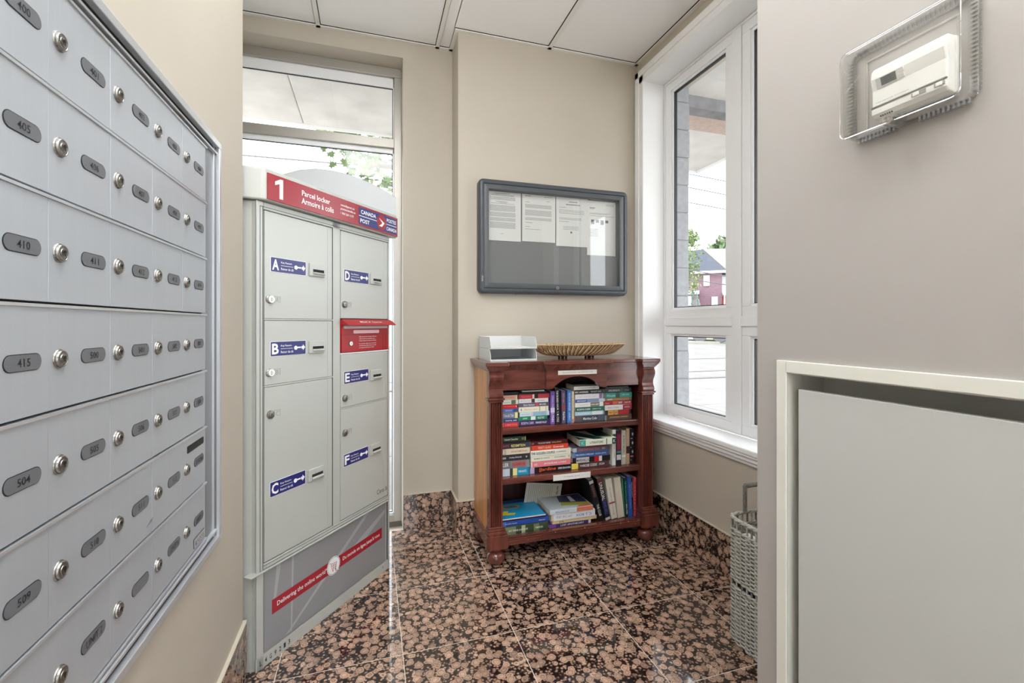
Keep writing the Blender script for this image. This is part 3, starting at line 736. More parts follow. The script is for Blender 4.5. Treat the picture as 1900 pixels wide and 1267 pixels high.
# ------------------------------------------------------------------ bookcase (local origin: left front corner on the floor)
BX, BY = .61, 2.40
bc = thing('bookcase', 'dark cherry-wood bookcase with fluted pilasters, bun feet and an arched apron, full of books', 'bookcase', (BX, BY, 0))
W_ = 1.024
B(.0, .022, .015, .335, .10, 1.046).build('side_panel', HONEY, bc, label='honey-brown outer side panel')
B(W_ - .022, W_, .015, .335, .10, 1.046).build('side_panel', MAHOG, bc)
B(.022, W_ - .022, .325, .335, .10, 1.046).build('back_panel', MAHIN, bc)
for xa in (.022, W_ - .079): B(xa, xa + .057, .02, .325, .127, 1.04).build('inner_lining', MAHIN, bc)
def pilaster(xa):
    n = 5; wd = .077; pts = [(xa, .02), (xa, -.022), (xa + .008, -.024)]
    gw = (wd - .016) / n
    for k in range(n):
        s0 = xa + .008 + k * gw
        for t in range(1, 6): pts.append((s0 + gw * .12 + gw * .76 * (t - 1) / 4, -.024 + .0115 * math.sin(PI * (t - 1) / 4)))
        pts.append((s0 + gw, -.024))
    pts += [(xa + wd, -.022), (xa + wd, .02)]
    MB().prism(pts, .205, .878, 'z').build('pilaster', MAHOG, bc)
    MB().box(xa - .004, xa + wd + .004, -.030, .02, .878, .888).box(xa - .010, xa + wd + .010, -.036, .02, .890, .900).build('capital', MAHOG, bc, bevel=.002)
    prof = [(.02, .900), (-.030, .900), (-.036, .912), (-.034, .925), (-.026, .935), (-.022, .950), (-.024, .968), (-.034, .985), (-.042, 1.000), (-.044, 1.015), (-.040, 1.028), (-.034, 1.035), (-.036, 1.045), (.02, 1.045)]
    MB().prism(prof, xa - .001, xa + wd + .001, 'x').build('scroll_bracket', MAHOG, bc, bevel=.0015)
    m = MB().box(xa - .004, xa + wd + .006, -.030, .02, .195, .206).box(xa - .009, xa + wd + .012, -.036, .02, .182, .196).box(xa - .013, xa + wd + .018, -.042, .02, .165, .183).box(xa - .018, xa + wd + .024, -.050, .02, .090, .166)
    m.build('plinth_block', MAHOG, bc, bevel=.004)
pilaster(0.0); pilaster(W_ - .077)
for s, nm in ((-.012, 0), (W_ - .004, 1)):
    MB().box(s, s + .016, .02, .335, .092, .150).box(s + (.004 if nm == 0 else 0), s + .012 + (.004 if nm == 0 else 0), .02, .335, .150, .168).build('side_moulding', MAHOG, bc, bevel=.003)
for xa, ya in ((.042, -.004), (W_ - .045, -.004), (.042, .285), (W_ - .045, .285)):
    MB().lathe([(.026, .0), (.040, .008), (.049, .026), (.051, .040), (.047, .056), (.036, .066), (.028, .070), (.030, .076), (.036, .080), (.036, .091)], (xa, ya, 0), 'z', 28).build('bun_foot', MAHOG, bc, smooth=True)
B(.05, W_ - .05, .0, .325, .105, .127).build('bottom_shelf', MAHOGH, bc)
m_ = MB().box(.076, W_ - .077, -.028, .0, .096, .127).box(.076, W_ - .077, -.034, .004, .127, .134).box(.076, W_ - .077, -.024, .004, .134, .140)
m_.build('base_rail', MAHOGH, bc, bevel=.002)
m_ = MB()
for k in range(16):
    xx = .12 + .8 * random.random(); zz = random.choice((.098, .128, .112, .1335)); m_.box(xx, xx + random.uniform(.002, .006), -.0345 if zz > .12 else -.0285, -.027, zz, zz + random.uniform(.001, .003))
m_.build('worn_chips', EDGEW, bc, kind='stuff')
for z0_, z1_ in ((.691, .725), (.415, .449)):
    B(.022, W_ - .022, .008, .325, z0_, z1_).build('shelf', MAHOGH, bc, bevel=.004)
# frieze: recessed pieces and the arched centre
B(.077, .328, -.002, .014, .938, 1.046).build('frieze_panel', MAHOGH, bc); B(.705, W_ - .077, -.002, .014, .938, 1.046).build('frieze_panel', MAHOGH, bc)
cx, hw, top, zb_ = .516, .152, 1.006, .938
R_ = (hw ** 2 + (top - zb_) ** 2) / (2 * (top - zb_)); cz = top - R_
a1 = math.asin(hw / R_)
arcp = [(cx + R_ * math.sin(-a1 + 2 * a1 * k / 16), cz + R_ * math.cos(-a1 + 2 * a1 * k / 16)) for k in range(17)]
m_ = MB()
ap0 = [(.328, zb_)] + arcp + [(.705, zb_)]
n_ = len(ap0); vs = []; fs = []
for y in (-.032, .012):
    for p in ap0: vs.append((p[0], y, p[1]))
    for p in ap0: vs.append((p[0], y, 1.046))
for k in range(n_ - 1):
    fs += [(k, k + 1, n_ + k + 1, n_ + k), (2 * n_ + k, 3 * n_ + k, 3 * n_ + k + 1, 2 * n_ + k + 1), (k, 2 * n_ + k, 2 * n_ + k + 1, k + 1), (n_ + k, n_ + k + 1, 3 * n_ + k + 1, 3 * n_ + k)]
fs += [(0, n_, 3 * n_, 2 * n_), (n_ - 1, 3 * n_ - 1, 4 * n_ - 1, 2 * n_ - 1)]
m_.add(vs, fs).build('arched_apron', MAHOGH, bc)
def plan(e):
    L = [(-.002 - e, .338), (-.002 - e, -.038 - e), (.079 + e, -.038 - e), (.079 + e, .0 - e), (.328 - e, .0 - e), (.328 - e, -.034 - e), (.705 + e, -.034 - e), (.705 + e, .0 - e), (W_ - .077 - e, .0 - e), (W_ - .077 - e, -.038 - e), (W_ + .002 + e, -.038 - e), (W_ + .002 + e, .338)]
    return L
m_ = MB().prism(plan(.003), 1.046, 1.053, 'z').prism(plan(.008), 1.053, 1.060, 'z').prism(plan(.013), 1.060, 1.067, 'z').prism(plan(.018), 1.067, 1.075, 'z')
m_.build('cornice', MAHOG, bc)
MB().prism(plan(.024), 1.075, 1.096, 'z').build('top_board', MAHOGH, bc, bevel=.004)
LBL = mat('label_strip', (226, 222, 214), .5)
m_ = B(.398, .640, -.0335, -.032, 1.016, 1.040); ls = m_.build('label_strip', LBL, bc)
text('Please share and enjoy - take a book, leave a book', PRINT, ls, (.52, -.0337, 1.028), w=.19, h=.008)
ls = B(.385, .620, .0065, .008, .408, .4415).build('label_strip', mat('white_label_strip', (238, 237, 234), .5), bc)
text('Thank you', PRINT, ls, (.5, .0063, .425), w=.1, h=.007)

# ------------------------------------------------------------------ books
PG = mat('book_pages', (226, 218, 200), .85, 0, .05, 120)
def bmat(rgb): return mat('book_cover', rgb, .38)
def book(x0, x1, z0, z1, col, label, yf=2.44, dep=.12, bands=(), texts=(), lean=0, group=None, vertical=False, open_side=None, top=None):
    """spine towards the room; bands: (a, b, colour) along the spine; texts: (string, centre, width, height, colour)"""
    Lx, Lz = x1 - x0, z1 - z0
    t = thing('book', label, 'book', (x0, yf, z0), group=group or 'books in the bookcase', rot=(0, lean, 0))
    c = bmat(col); cv = .0022
    if open_side:   # pages face the room
        m = MB().box(0, cv, 0, dep, 0, Lz).box(Lx - cv, Lx, 0, dep, 0, Lz).box(cv, Lx - cv, dep - cv, dep, 0, Lz)
        m.build('cover', c, t); B(cv, Lx - cv, .0015, dep - cv, .002, Lz - .002).build('page_block', PG, t)
    elif vertical:
        m = MB().box(0, Lx, 0, cv, 0, Lz).box(0, cv, cv, dep, 0, Lz).box(Lx - cv, Lx, cv, dep, 0, Lz)
        m.build('cover', c, t, bevel=.0012); B(cv, Lx - cv, cv, dep - .002, .0012, Lz - .0012).build('page_block', PG, t)
    else:
        m = MB().box(0, Lx, 0, cv, 0, Lz).box(0, Lx, cv, dep, 0, cv).box(0, Lx, cv, dep, Lz - cv, Lz)
        m.build('cover', c, t, bevel=.0012); B(.0012, Lx - .0012, cv, dep - .002, cv, Lz - cv).build('page_block', PG, t)
    for a, b_, cc in bands:
        if vertical: q = B(.001, Lx - .001, -.0003, .0, a * Lz, b_ * Lz)
        else: q = B(a * Lx, b_ * Lx, -.0003, .0, .001, Lz - .001)
        q.build('spine_band', bmat(cc), t)
    for s, ctr, wd, hh, cc in texts:
        mm = mat('spine_ink', cc, .4)
        if vertical:
            inst('lettering', text_mesh(s, mm, wd * Lz, hh * Lx, bold=.012), t, (Lx / 2, -.0005, ctr * Lz), (0, PI / 2, 0))
        else:
            inst('lettering', text_mesh(s, mm, wd * Lx, hh * Lz, bold=.012), t, (ctr * Lx, -.0005, Lz / 2))
    if top:
        for i_, (pts, cc) in enumerate(top): MB().prism(pts, Lz, Lz + .0004 + i_ * .0002, 'z').build('cover_art', bmat(cc), t)
    return t
WH = (240, 240, 238); BK = (26, 26, 30)
S1, S2, S3 = .7255, .4495, .1275
G1, G2, G3 = 'books on the top shelf', 'books on the middle shelf', 'books on the bottom shelf'
def stack(x0, x1, zb, rows, group, yf=2.44, dep=.115):
    """rows from the bottom: (thickness, colour, label, bands, texts, dx0, dx1)"""
    z = zb
    for r in rows:
        th, col, label = r[:3]; bands = r[3] if len(r) > 3 else (); tx = r[4] if len(r) > 4 else ()
        a, b_ = (r[5], r[6]) if len(r) > 6 else (0, 0)
        book(x0 + a, x1 + b_, z, z + th, col, label, yf + random.uniform(-.003, .004), dep, bands, tx, group=group); z += th + .0004
    return z
stack(.694, .796, S1, [
    (.026, (206, 60, 62), 'coral-red book at the bottom of the far left pile on the top shelf', [(0, .14, (190, 120, 120))], [('SUMMER HOUSE', .58, .7, .38, (240, 150, 140))]),
    (.021, (44, 62, 120), 'navy book with white lettering, second from the bottom of the far left pile, top shelf', [(0, .15, (90, 110, 120))], [('COASTAL', .45, .4, .4, WH), ('LANE', .8, .2, .4, WH)]),
    (.035, (118, 124, 148), 'thick grey-blue book with a yellow end, far left pile of the top shelf', [(.82, .98, (226, 218, 150))], [('Time & Tide', .45, .6, .42, (220, 224, 236))], 0, -.002),
    (.019, (86, 116, 178), 'mid-blue book above the thick grey-blue one, far left pile of the top shelf', [(.72, 1, (52, 76, 130))], [('harbour', .45, .4, .4, (190, 205, 235))]),
    (.024, (196, 18, 32), 'bright scarlet book in the middle of the far left pile on the top shelf', [], [('THE LONG ROAD', .5, .7, .34, (236, 120, 120)), ('R', .93, .06, .4, WH)], 0, -.004),
    (.025, (208, 216, 204), 'pale green and white book with a dark picture, far left pile of the top shelf', [(.6, .85, (90, 104, 82))], [('meadow', .35, .35, .35, (150, 160, 150))]),
    (.025, (222, 170, 150), 'salmon-pink book with cream edges, highest readable one in the far left pile', [(0, .03, (240, 230, 210)), (.95, 1, (240, 226, 200))], [('ROSE GARDEN', .5, .6, .3, (190, 120, 110))], 0, -.005),
    (.018, BK, 'black book hidden under the frieze on top of the far left pile', (), (), 0, .004)], G1)
stack(.800, .986, S1, [
    (.030, (64, 46, 92), 'dark purple book lettered in white, bottom of the second pile on the top shelf', [], [('ROBYN CARR', .28, .40, .5, (206, 196, 230)), ('PARADISE VALLEY', .72, .36, .38, WH)], 0, .002),
    (.022, (24, 130, 98), 'emerald green book near the bottom of the second pile, top shelf', [(.42, .58, (228, 232, 226))], [('summer', .22, .16, .4, (210, 230, 190)), ('VALLEY SKY', .77, .24, .5, WH)], 0, -.012),
    (.025, (206, 222, 232), 'pale sky-blue book with a pink line, second pile on the top shelf', [(.4, .42, (226, 140, 150)), (.44, .9, (152, 184, 206))], [('by the shore', .2, .28, .36, (150, 160, 170))], .006, 0),
    (.029, (232, 230, 208), 'cream book with a small brown emblem, second pile on the top shelf', [(.68, .72, (190, 190, 130)), (.9, .93, (200, 194, 150))], [('*', .08, .05, .5, (110, 40, 30)), ('Afternoon Letters', .4, .45, .3, (214, 170, 150))], 0, -.006),
    (.022, (96, 88, 108), 'purple-grey book with a dusty red patch, second pile on the top shelf', [(.54, .64, (180, 84, 96))], [('Silent Harbour', .33, .38, .55, (220, 216, 230)), ('MAYA REED', .78, .22, .4, WH)], 0, -.002),
    (.023, (228, 230, 230), 'white book with a dark figure at mid-spine, second pile on the top shelf', [(.42, .50, (88, 70, 70)), (.5, .53, (30, 30, 34))], [('Morning Light', .22, .34, .36, (150, 150, 156)), ('N. Holland', .75, .22, .36, (150, 150, 156))], 0, -.008),
    (.025, (190, 62, 70), 'rose-red book with a black and cream centre, second pile on the top shelf', [(.44, .5, (232, 224, 200)), (.5, .62, (36, 30, 32))], [('Secrets', .22, .28, .36, (214, 120, 124))], 0, -.002),
    (.012, BK, 'thin black booklet lying on the rose-red book, under the frieze', (), (), .0, -.02),
    (.008, (214, 216, 206), 'thin cream magazine on top of the second pile, under the frieze', (), (), .02, -.03)], G1)
def vbook(x0, x1, z0, h, col, label, group, yf=2.44, dep=.12, bands=(), texts=(), lean=0, **k):
    return book(x0, x1, z0, z0 + h, col, label, yf, dep, bands, texts, lean, group, vertical=True, **k)
vbook(.9925, 1.0185, S1, .188, (126, 96, 178), 'upright violet book, first of the standing ones on the top shelf', G1, texts=[('EVENING STARLIGHT', .62, .5, .5, (206, 190, 235)), ('LYNN', .2, .25, .5, WH)], bands=[(.35, .5, (230, 222, 240))])
vbook(1.0255, 1.0515, S1, .205, BK, 'tall upright black book with white capitals on the top shelf', G1, texts=[('THE BURIED HOUR', .66, .55, .42, WH), ('V. M. COLE', .2, .3, .5, WH)], lean=-.03)
vbook(1.064, 1.088, S1, .190, (92, 84, 112), 'upright slate-purple book with a red picture, left of the blue one', G1, texts=[('hidden tides', .78, .3, .4, (210, 140, 160)), ('Fairfax', .22, .26, .5, WH)], bands=[(.44, .54, (176, 60, 56))], lean=-.02)
vbook(1.0985, 1.1245, S1, .190, (74, 122, 196), 'upright cornflower-blue book on the top shelf', G1, texts=[('OCEAN BREEZE', .65, .55, .4, (206, 222, 246)), ('LAURA F', .2, .25, .4, (206, 222, 246))])
vbook(1.1275, 1.1405, S1, .182, (226, 210, 170), 'thin upright cream and orange book beside the blue one', G1, texts=[('a quiet garden', .5, .6, .5, (140, 100, 70))], bands=[(0, .12, (206, 130, 110))])
stack(1.148, 1.336, S1, [
    (.037, (66, 74, 84), 'thick slate book with big white serif lettering, bottom of the third pile, top shelf', [(0, .22, (96, 84, 92)), (.78, .98, (74, 88, 102))], [('Martina Cole', .50, .46, .42, WH)], 0, .006),
    (.025, (176, 208, 222), 'light aqua-blue book, second from the bottom of the third pile, top shelf', [(.6, .95, (222, 230, 236))], [('Seaside Summer', .3, .4, .4, (230, 240, 245))], 0, -.002),
    (.023, (36, 100, 82), 'bottle-green book with white capitals in the third pile, top shelf', [], [('ROBYN CARR', .28, .45, .46, WH), ('SUMMER IN VALE', .72, .3, .36, (200, 220, 210))], 0, .004),
    (.027, (232, 230, 226), 'white book with a brown lettered box in the third pile, top shelf', [(.54, .86, (120, 112, 104))], [('The quiet letter', .3, .34, .3, (170, 170, 170)), ('ANNA GREY', .70, .28, .34, WH)], 0, -.003),
    (.020, (128, 150, 184), 'blue-grey book fading to silver in the third pile, top shelf', [(0, .4, (72, 96, 160)), (.8, 1, (196, 204, 212))], [('MIDNIGHT', .22, .3, .4, WH)], 0, .006),
    (.030, (226, 224, 230), 'thick white book with a mauve end in the third pile, top shelf', [(.86, .97, (136, 112, 160))], [('letters from the coast', .42, .6, .26, (190, 186, 200))], 0, -.006),
    (.024, BK, 'black book with white lettering near the top of the third pile', [], [('ERIC ANDERSEN', .24, .44, .4, WH), ('THE NIGHT TRAIN', .72, .36, .36, (200, 200, 200))], -.006, -.002),
    (.021, (232, 230, 226), 'white-spined book right under the arch, topmost of the third pile', [], [('A History of Small Things', .5, .7, .32, (120, 120, 120))], -.008, -.03),
    (.010, (70, 72, 66), 'thin dark green paperback just visible inside the arch', (), (), -.01, -.06)], G1)
stack(1.342, 1.526, S1, [
    (.030, (86, 66, 52), 'brown book with orange lettering, bottom of the far right pile, top shelf', [(0, .06, (120, 140, 150))], [('JOHANNA LINDSEY', .52, .7, .38, (226, 170, 110))], 0, .0),
    (.028, (44, 38, 48), 'dark book with orange and crimson blocks on its spine, far right pile, top shelf', [(.12, .33, (226, 160, 70)), (.35, .5, (214, 160, 80)), (.52, .92, (170, 24, 36))], [('FIRST', .22, .16, .4, BK), ('LOVE', .42, .1, .4, BK)], 0, -.006),
    (.031, (222, 216, 214), 'white book with a crimson right third in the far right pile, top shelf', [(.66, 1, (158, 24, 44))], [('HEART STORIES', .3, .4, .3, (150, 150, 150)), ('SANDRA', .82, .2, .3, (230, 190, 190))]),
    (.024, (150, 30, 42), 'dark red book with white lettering in the far right pile, top shelf', [(.3, .47, (190, 90, 60))], [('Nora', .1, .14, .5, (226, 150, 150)), ('SAW', .57, .15, .6, WH), ('ROAD TRIP', .84, .22, .34, WH)], -.003, 0),
    (.017, (170, 120, 72), 'thin ochre book in the far right pile, top shelf', [(.9, 1, (120, 110, 80))], [('DESERT', .2, .2, .5, WH)], 0, .002),
    (.031, (44, 140, 130), 'teal book with pale lettering in the far right pile, top shelf', [(.4, .54, (40, 70, 56))], [('House', .22, .3, .5, (170, 220, 210)), ('JAMES REED', .75, .28, .3, (170, 220, 210))]),
    (.026, (30, 52, 54), 'very dark green book with grey lettering, highest of the far right pile, top shelf', [(.62, .64, (90, 110, 110))], [('KING BENEATH', .35, .42, .42, (196, 206, 206)), ('A Novel', .82, .16, .3, (130, 150, 150))]),
    (.010, BK, 'thin black paperback above the dark green one at the right end of the top shelf', (), (), .01, -.02)], G1)
# middle shelf
stack(.694, .866, S2, [
    (.043, (24, 150, 186), 'turquoise book with a yellow and white picture, bottom left of the middle shelf', [(0, .3, (206, 214, 226)), (.3, .4, (60, 70, 60)), (.4, .54, (232, 226, 150)), (.92, 1, (60, 90, 130))], [('PIRANTS', .72, .26, .3, WH)], 0, .006),
    (.042, (136, 136, 140), 'thick grey book with red and white lettering in the left pile, middle shelf', [(.38, .88, (150, 110, 112)), (0, .34, (118, 118, 122))], [('SLER', .14, .26, .5, WH), ('NORMANS', .62, .44, .42, (196, 22, 34))], 0, -.002),
    (.035, (48, 46, 52), 'charcoal book with small white lettering in the left pile, middle shelf', [], [('DEAN', .09, .16, .32, WH), ('Lindsay Edwards', .5, .42, .28, WH), ('o', .88, .05, .3, WH)]),
    (.032, (218, 204, 182), 'sand-coloured book with red capitals in the left pile, middle shelf', [(.0, .18, (190, 170, 150))], [('J.', .1, .1, .6, WH), ('LATE AUTUMN ROADS', .62, .56, .26, (176, 80, 70))]),
    (.030, (62, 68, 84), 'slate-blue book with pink and yellow capitals in the left pile, middle shelf', [(0, .86, (48, 42, 48))], [("NAVY'S", .14, .28, .5, (196, 70, 100)), ('REDEMPTION', .60, .48, .52, (228, 220, 130))], 0, .0),
    (.010, BK, 'thin black book near the top of the left pile, middle shelf', (), (), 0, .0),
    (.026, (44, 58, 44), 'dark forest-green book topping the left pile on the middle shelf', [(.96, 1, (170, 170, 90))], [('Lionel Chandler', .42, .55, .38, (226, 230, 214)), ('II', .88, .08, .5, (150, 160, 90))], 0, -.026)], G2)
stack(.872, 1.118, S2, [
    (.036, BK, 'black book with large orange and white lettering, bottom of the centre pile, middle shelf', [(0, .10, (180, 168, 196))], [('|Jardine', .42, .40, .66, (232, 92, 40)), ('OPEN SEASON', .80, .26, .30, WH), ('MIRA', .96, .06, .3, WH)], -.004, .004),
    (.032, (226, 130, 140), 'pink book lettered JACQUELINE IN PARIS in the centre pile, middle shelf', [(0, .03, (240, 220, 215))], [('ANN MAH', .11, .09, .42, (245, 220, 220)), ('JACQUELINE in PARIS', .6, .56, .38, WH)]),
    (.031, (226, 226, 208), 'off-white book with thin grey capitals in the centre pile, middle shelf', [], [('MURMUR OF A WOOD', .27, .38, .3, (130, 126, 116)), ('ALICE LAWRENCE', .72, .28, .28, (130, 126, 116)), ('8', .95, .02, .4, (60, 60, 60))], 0, .001),
    (.030, (234, 236, 226), 'white book lettered THE GOLDEN COUPLE in black, centre pile, middle shelf', [], [('THE GOLDEN COUPLE', .30, .58, .48, BK), ('G. HENDRICKS', .76, .24, .26, (130, 140, 130))], -.002, .0),
    (.028, (214, 74, 46), 'orange-red book with white lettering in the centre pile, middle shelf', [(0, .03, (150, 60, 50))], [("FERRET'S ISLAND", .36, .34, .5, (250, 190, 170)), ('Crossroads', .73, .28, .44, WH)], 0, -.014),
    (.023, (76, 24, 30), 'dark maroon book topping the centre pile on the middle shelf', [], [('CLIVE', .05, .06, .4, (220, 150, 150)), ('THE SECRET EMPIRE', .36, .34, .4, (220, 200, 200)), ('ROYAL HISTORY', .70, .26, .34, (220, 170, 110))], .0, -.018)], G2)
z_ = stack(1.130, 1.372, S2, [
    (.035, (88, 58, 62), 'plum-brown book lettered THE ROSE CODE with a yellow end, middle shelf', [(0, .17, (228, 206, 90))], [('THE', .26, .08, .26, WH), ('ROSE CODE', .49, .36, .44, WH), ('KATE QUINN', .80, .14, .42, WH)], -.004, .0),
    (.032, (34, 24, 28), 'black book with white capitals and a red patch, above the rose-lettered one', [(.10, .44, (206, 204, 204)), (.58, .70, (200, 24, 40)), (.70, .78, (230, 224, 224))], [('MARSHALL KARP', .32, .42, .5, (40, 36, 40))], 0, .006),
    (.031, (62, 98, 160), 'blue book with white lettering in the third pile, middle shelf', [(.0, .08, (110, 140, 180))], [('THE LONDON COFFEE SHOP', .34, .5, .3, WH), ('SUSAN LEWIS', .78, .3, .3, (206, 220, 240))], -.002, -.006),
    (.026, (112, 104, 126), 'grey-mauve book with rose-pink capitals in the third pile, middle shelf', [(0, .1, (180, 190, 200))], [('THE EVENING TIDE', .46, .6, .44, (214, 120, 124)), ('KN', .88, .08, .4, WH)], .004, -.012),
    (.013, (190, 50, 56), 'thin red paperback under the white textbook on the middle shelf', [], (), .06, -.01)], G2)
t = book(1.164, 1.398, z_ + .001, z_ + .038, (228, 232, 216), 'white and green textbook lettered LITERATURE, sticking out over the third pile, middle shelf', 2.412, .21,
         [(0, .16, (70, 160, 146)), (.88, 1, (18, 66, 60)), (.72, .74, (40, 60, 50))], [('LITERATURE', .45, .36, .32, (70, 84, 74)), ('K', .94, .06, .5, WH), ('K', .08, .08, .5, (150, 210, 200))], group=G2,
         top=[([(0, .01), (.05, .01), (.0, .09)], (18, 60, 54)), ([(.0, .12), (.09, .0), (.16, .0), (.05, .2), (.0, .2)], (16, 54, 52)), ([(.12, .04), (.22, .03), (.23, .1), (.14, .12)], (110, 140, 50)), ([(.13, .06), (.21, .05), (.22, .2), (.12, .2)], (20, 60, 70))])
t.rotation_euler = (0, -.012, -.05)
vbook(1.393, 1.416, S2, .216, (232, 232, 230), 'tall upright white book with grey capitals, left of the maroon one, middle shelf', G2, bands=[(.78, .88, (50, 50, 50))], texts=[('OTHER WOMEN', .42, .4, .35, (170, 160, 160))])
vbook(1.4205, 1.4525, S2, .210, (34, 30, 44), 'upright navy and maroon book with a white block at its foot, middle shelf', G2, bands=[(.42, .9, (120, 24, 54)), (.34, .41, (70, 130, 140)), (.15, .3, (210, 210, 210))], texts=[('THE DARK SHORE', .66, .42, .5, (160, 60, 90))])
vbook(1.4565, 1.4845, S2, .208, (196, 192, 180), 'upright pebble-grey book on the middle shelf', G2, bands=[(.22, .28, (230, 228, 222))], texts=[('BURIED FIELDS', .6, .5, .4, (120, 116, 110))])
vbook(1.4875, 1.5105, S2, .218, (190, 160, 132), 'upright tan book with a dark middle, beside the spotted black one', G2, bands=[(.3, .5, (60, 44, 44))])
vbook(1.5135, 1.541, S2, .212, (20, 24, 34), 'upright black book spotted with white dots at the right end of the middle shelf', G2, texts=[('* : * . * : .', .5, .8, .7, (226, 226, 226))], bands=[(.2, .23, (196, 50, 60))])
# bottom shelf
z_ = stack(.694, .972, S3, [
    (.046, (60, 72, 50), 'thick dark green book with a foliage pattern, bottom left of the bottom shelf', [(.0, .3, (120, 134, 100)), (.42, .5, (176, 186, 140)), (.68, .8, (110, 124, 84))], [('EAT DRINK & EVOLVE', .35, .4, .22, WH), ('PAM ROSS', .80, .16, .22, WH)], 0, 0)], G3, 2.425, .22)
book(.694, .978, z_ + .0005, z_ + .027, (36, 70, 150), 'royal blue hardback lying above the foliage-patterned one, bottom shelf', 2.43, .24, [(.0, .1, (80, 120, 190))], [('complete stories', .2, .25, .3, WH), ('volume two', .85, .14, .26, WH)], group=G3)
book(.694, .965, z_ + .028, z_ + .035, (60, 34, 44), 'thin dark plum magazine under the big cyan one, bottom shelf', 2.435, .24, (), (), group=G3)
t = book(.694, .958, z_ + .036, z_ + .044, (26, 150, 200), 'large cyan magazine with a yellow letter and a brown ring, lying on the bottom shelf', 2.43, .25, [(0, 1, (226, 210, 216))], (), group=G3,
         top=[([(.0, .05), (.09, .04), (.105, .065), (.06, .07), (.07, .1), (.04, .1), (.03, .075), (0, .08)], (238, 214, 40)), ([(.1 + .06 * math.cos(a), .15 + .03 * math.sin(a)) for a in [2 * PI * k / 20 for k in range(20)]], (184, 134, 74)), ([(.1 + .042 * math.cos(a), .152 + .017 * math.sin(a)) for a in [2 * PI * k / 20 for k in range(20)]], (24, 120, 150)), ([(0, .2), (.26, .2), (.26, .25), (0, .25)], (20, 80, 140))])
z_ = stack(.980, 1.245, S3, [(.022, (62, 46, 110), 'purple book lettered LOST APOTHECARY, bottom of the right-hand pile, bottom shelf', [(0, .16, (130, 70, 150)), (.94, 1, (220, 220, 230))], [('LOST APOTHECARY', .55, .56, .5, WH)])], G3, 2.43, .14)
book(1.0, 1.282, z_ + .0005, z_ + .020, (226, 208, 160), 'thin butter-yellow book between the purple and the white one, bottom shelf', 2.43, .15, (), [('EDIE', .2, .1, .5, (120, 90, 60))], group=G3)
book(.990, 1.270, z_ + .021, z_ + .059, (232, 234, 238), 'white book with blue lettering upside down, second from the top of its pile, bottom shelf', 2.425, .17, [(0, .05, (200, 190, 170))], (), group=G3)
o_ = COL.objects[-1]
tb = [o for o in COL.objects if o.get('label', '').startswith('white book with blue lettering')][0]
inst('lettering', text_mesh('C. J. BOX', mat('spine_ink', (80, 110, 180), .4), .10, .018, bold=.012), tb, (.205, -.0005, .019), (0, PI, 0))
inst('lettering', text_mesh('OFF THE GRID', mat('spine_ink', (150, 150, 156), .4), .10, .013), tb, (.08, -.0005, .019), (0, PI, 0))
book(.980, 1.253, z_ + .060, z_ + .086, (198, 206, 214), 'hardback with a snowy landscape cover on top of its pile, bottom shelf', 2.42, .20, [(.62, 1, (204, 120, 90)), (0, .6, (202, 210, 218))], [('Bluebird', .28, .3, .36, (110, 150, 190))], group=G3,
     top=[([(.004, .004), (.268, .004), (.268, .196), (.004, .196)], (176, 184, 190)), ([(.09, .05), (.2, .03), (.268, .02), (.268, .1), (.12, .13)], (150, 152, 60)), ([(.1, .1), (.268, .06), (.268, .19), (.12, .19)], (40, 44, 80)), ([(.17, .004), (.268, .004), (.268, .03), (.2, .03)], (196, 100, 70)), ([(.17, .09), (.2, .085), (.2, .17), (.18, .17)], (230, 230, 236))])
def lean_book(xb, wd, h, col, label, ang, yf, dep=.15, **k):
    return vbook(xb, xb + wd, S3 + .0005 + max(0, math.sin(-ang)) * wd * 0 , h, col, label, G3, yf=yf, dep=dep, lean=ang, **k)
lb = [
    (1.303, .030, .262, BK, 'leaning black book lettered THE CLUB, bottom shelf', -.29, dict(texts=[('ENDINGS', .72, .28, .5, (150, 96, 90)), ('THE CLUB', .26, .28, .5, WH)], bands=[(.9, .97, (190, 190, 190))])),
    (1.343, .034, .262, (34, 34, 42), 'leaning book with a jumble of white and blue lettering, right of the black one', -.23, dict(texts=[('UNUSUAL', .68, .42, .62, WH), ('DAVID BELL', .3, .34, .6, (90, 100, 190))], bands=[(.86, .99, (110, 60, 56)), (.0, .06, (220, 220, 220))])),
]
for xb, wd, h, col, label, ang, k in lb: lean_book(xb, wd, h, col, label, ang, 2.432, **k)
lean_book(1.385, .040, .246, (226, 222, 210), 'leaning ivory book with small red and grey print, third of the leaning row', -.17, 2.436, dep=.17, texts=[('the winter palace of birds', .45, .7, .2, (150, 130, 120))], bands=[(.38, .42, (150, 80, 70))])
lean_book(1.430, .042, .250, (230, 226, 212), 'leaning ivory book with its page edges to the room, fourth of the leaning row', -.115, 2.436, dep=.17, open_side=True)
lean_book(1.474, .009, .238, (70, 140, 120), 'thin sea-green book squeezed beside the ivory page-edged one, bottom shelf', -.075, 2.442)
lean_book(1.484, .017, .240, (24, 54, 50), 'near-black green book with mint lettering, left of the blue book, bottom shelf', -.06, 2.438, texts=[('THE FAR CONSTELLATION', .62, .6, .5, (90, 200, 170)), ('MARA FORD', .2, .26, .6, WH)])
lean_book(1.502, .025, .250, (52, 90, 176), 'tall royal blue book, third from the right end of the bottom shelf', -.05, 2.43, texts=[('lighthouse keeper', .5, .6, .3, (150, 180, 230))], dep=.16)
lean_book(1.528, .011, .232, (30, 26, 30), 'thin black book with white capitals beside the coral-pink one', -.035, 2.442, texts=[('VANGUARD', .7, .4, .6, WH)])
lean_book(1.5397, .0148, .236, (222, 86, 100), 'coral-pink book with dark capitals, last on the bottom shelf', 0, 2.438, texts=[('W I S H F U L', .5, .8, .6, (60, 30, 40))], dep=.13)
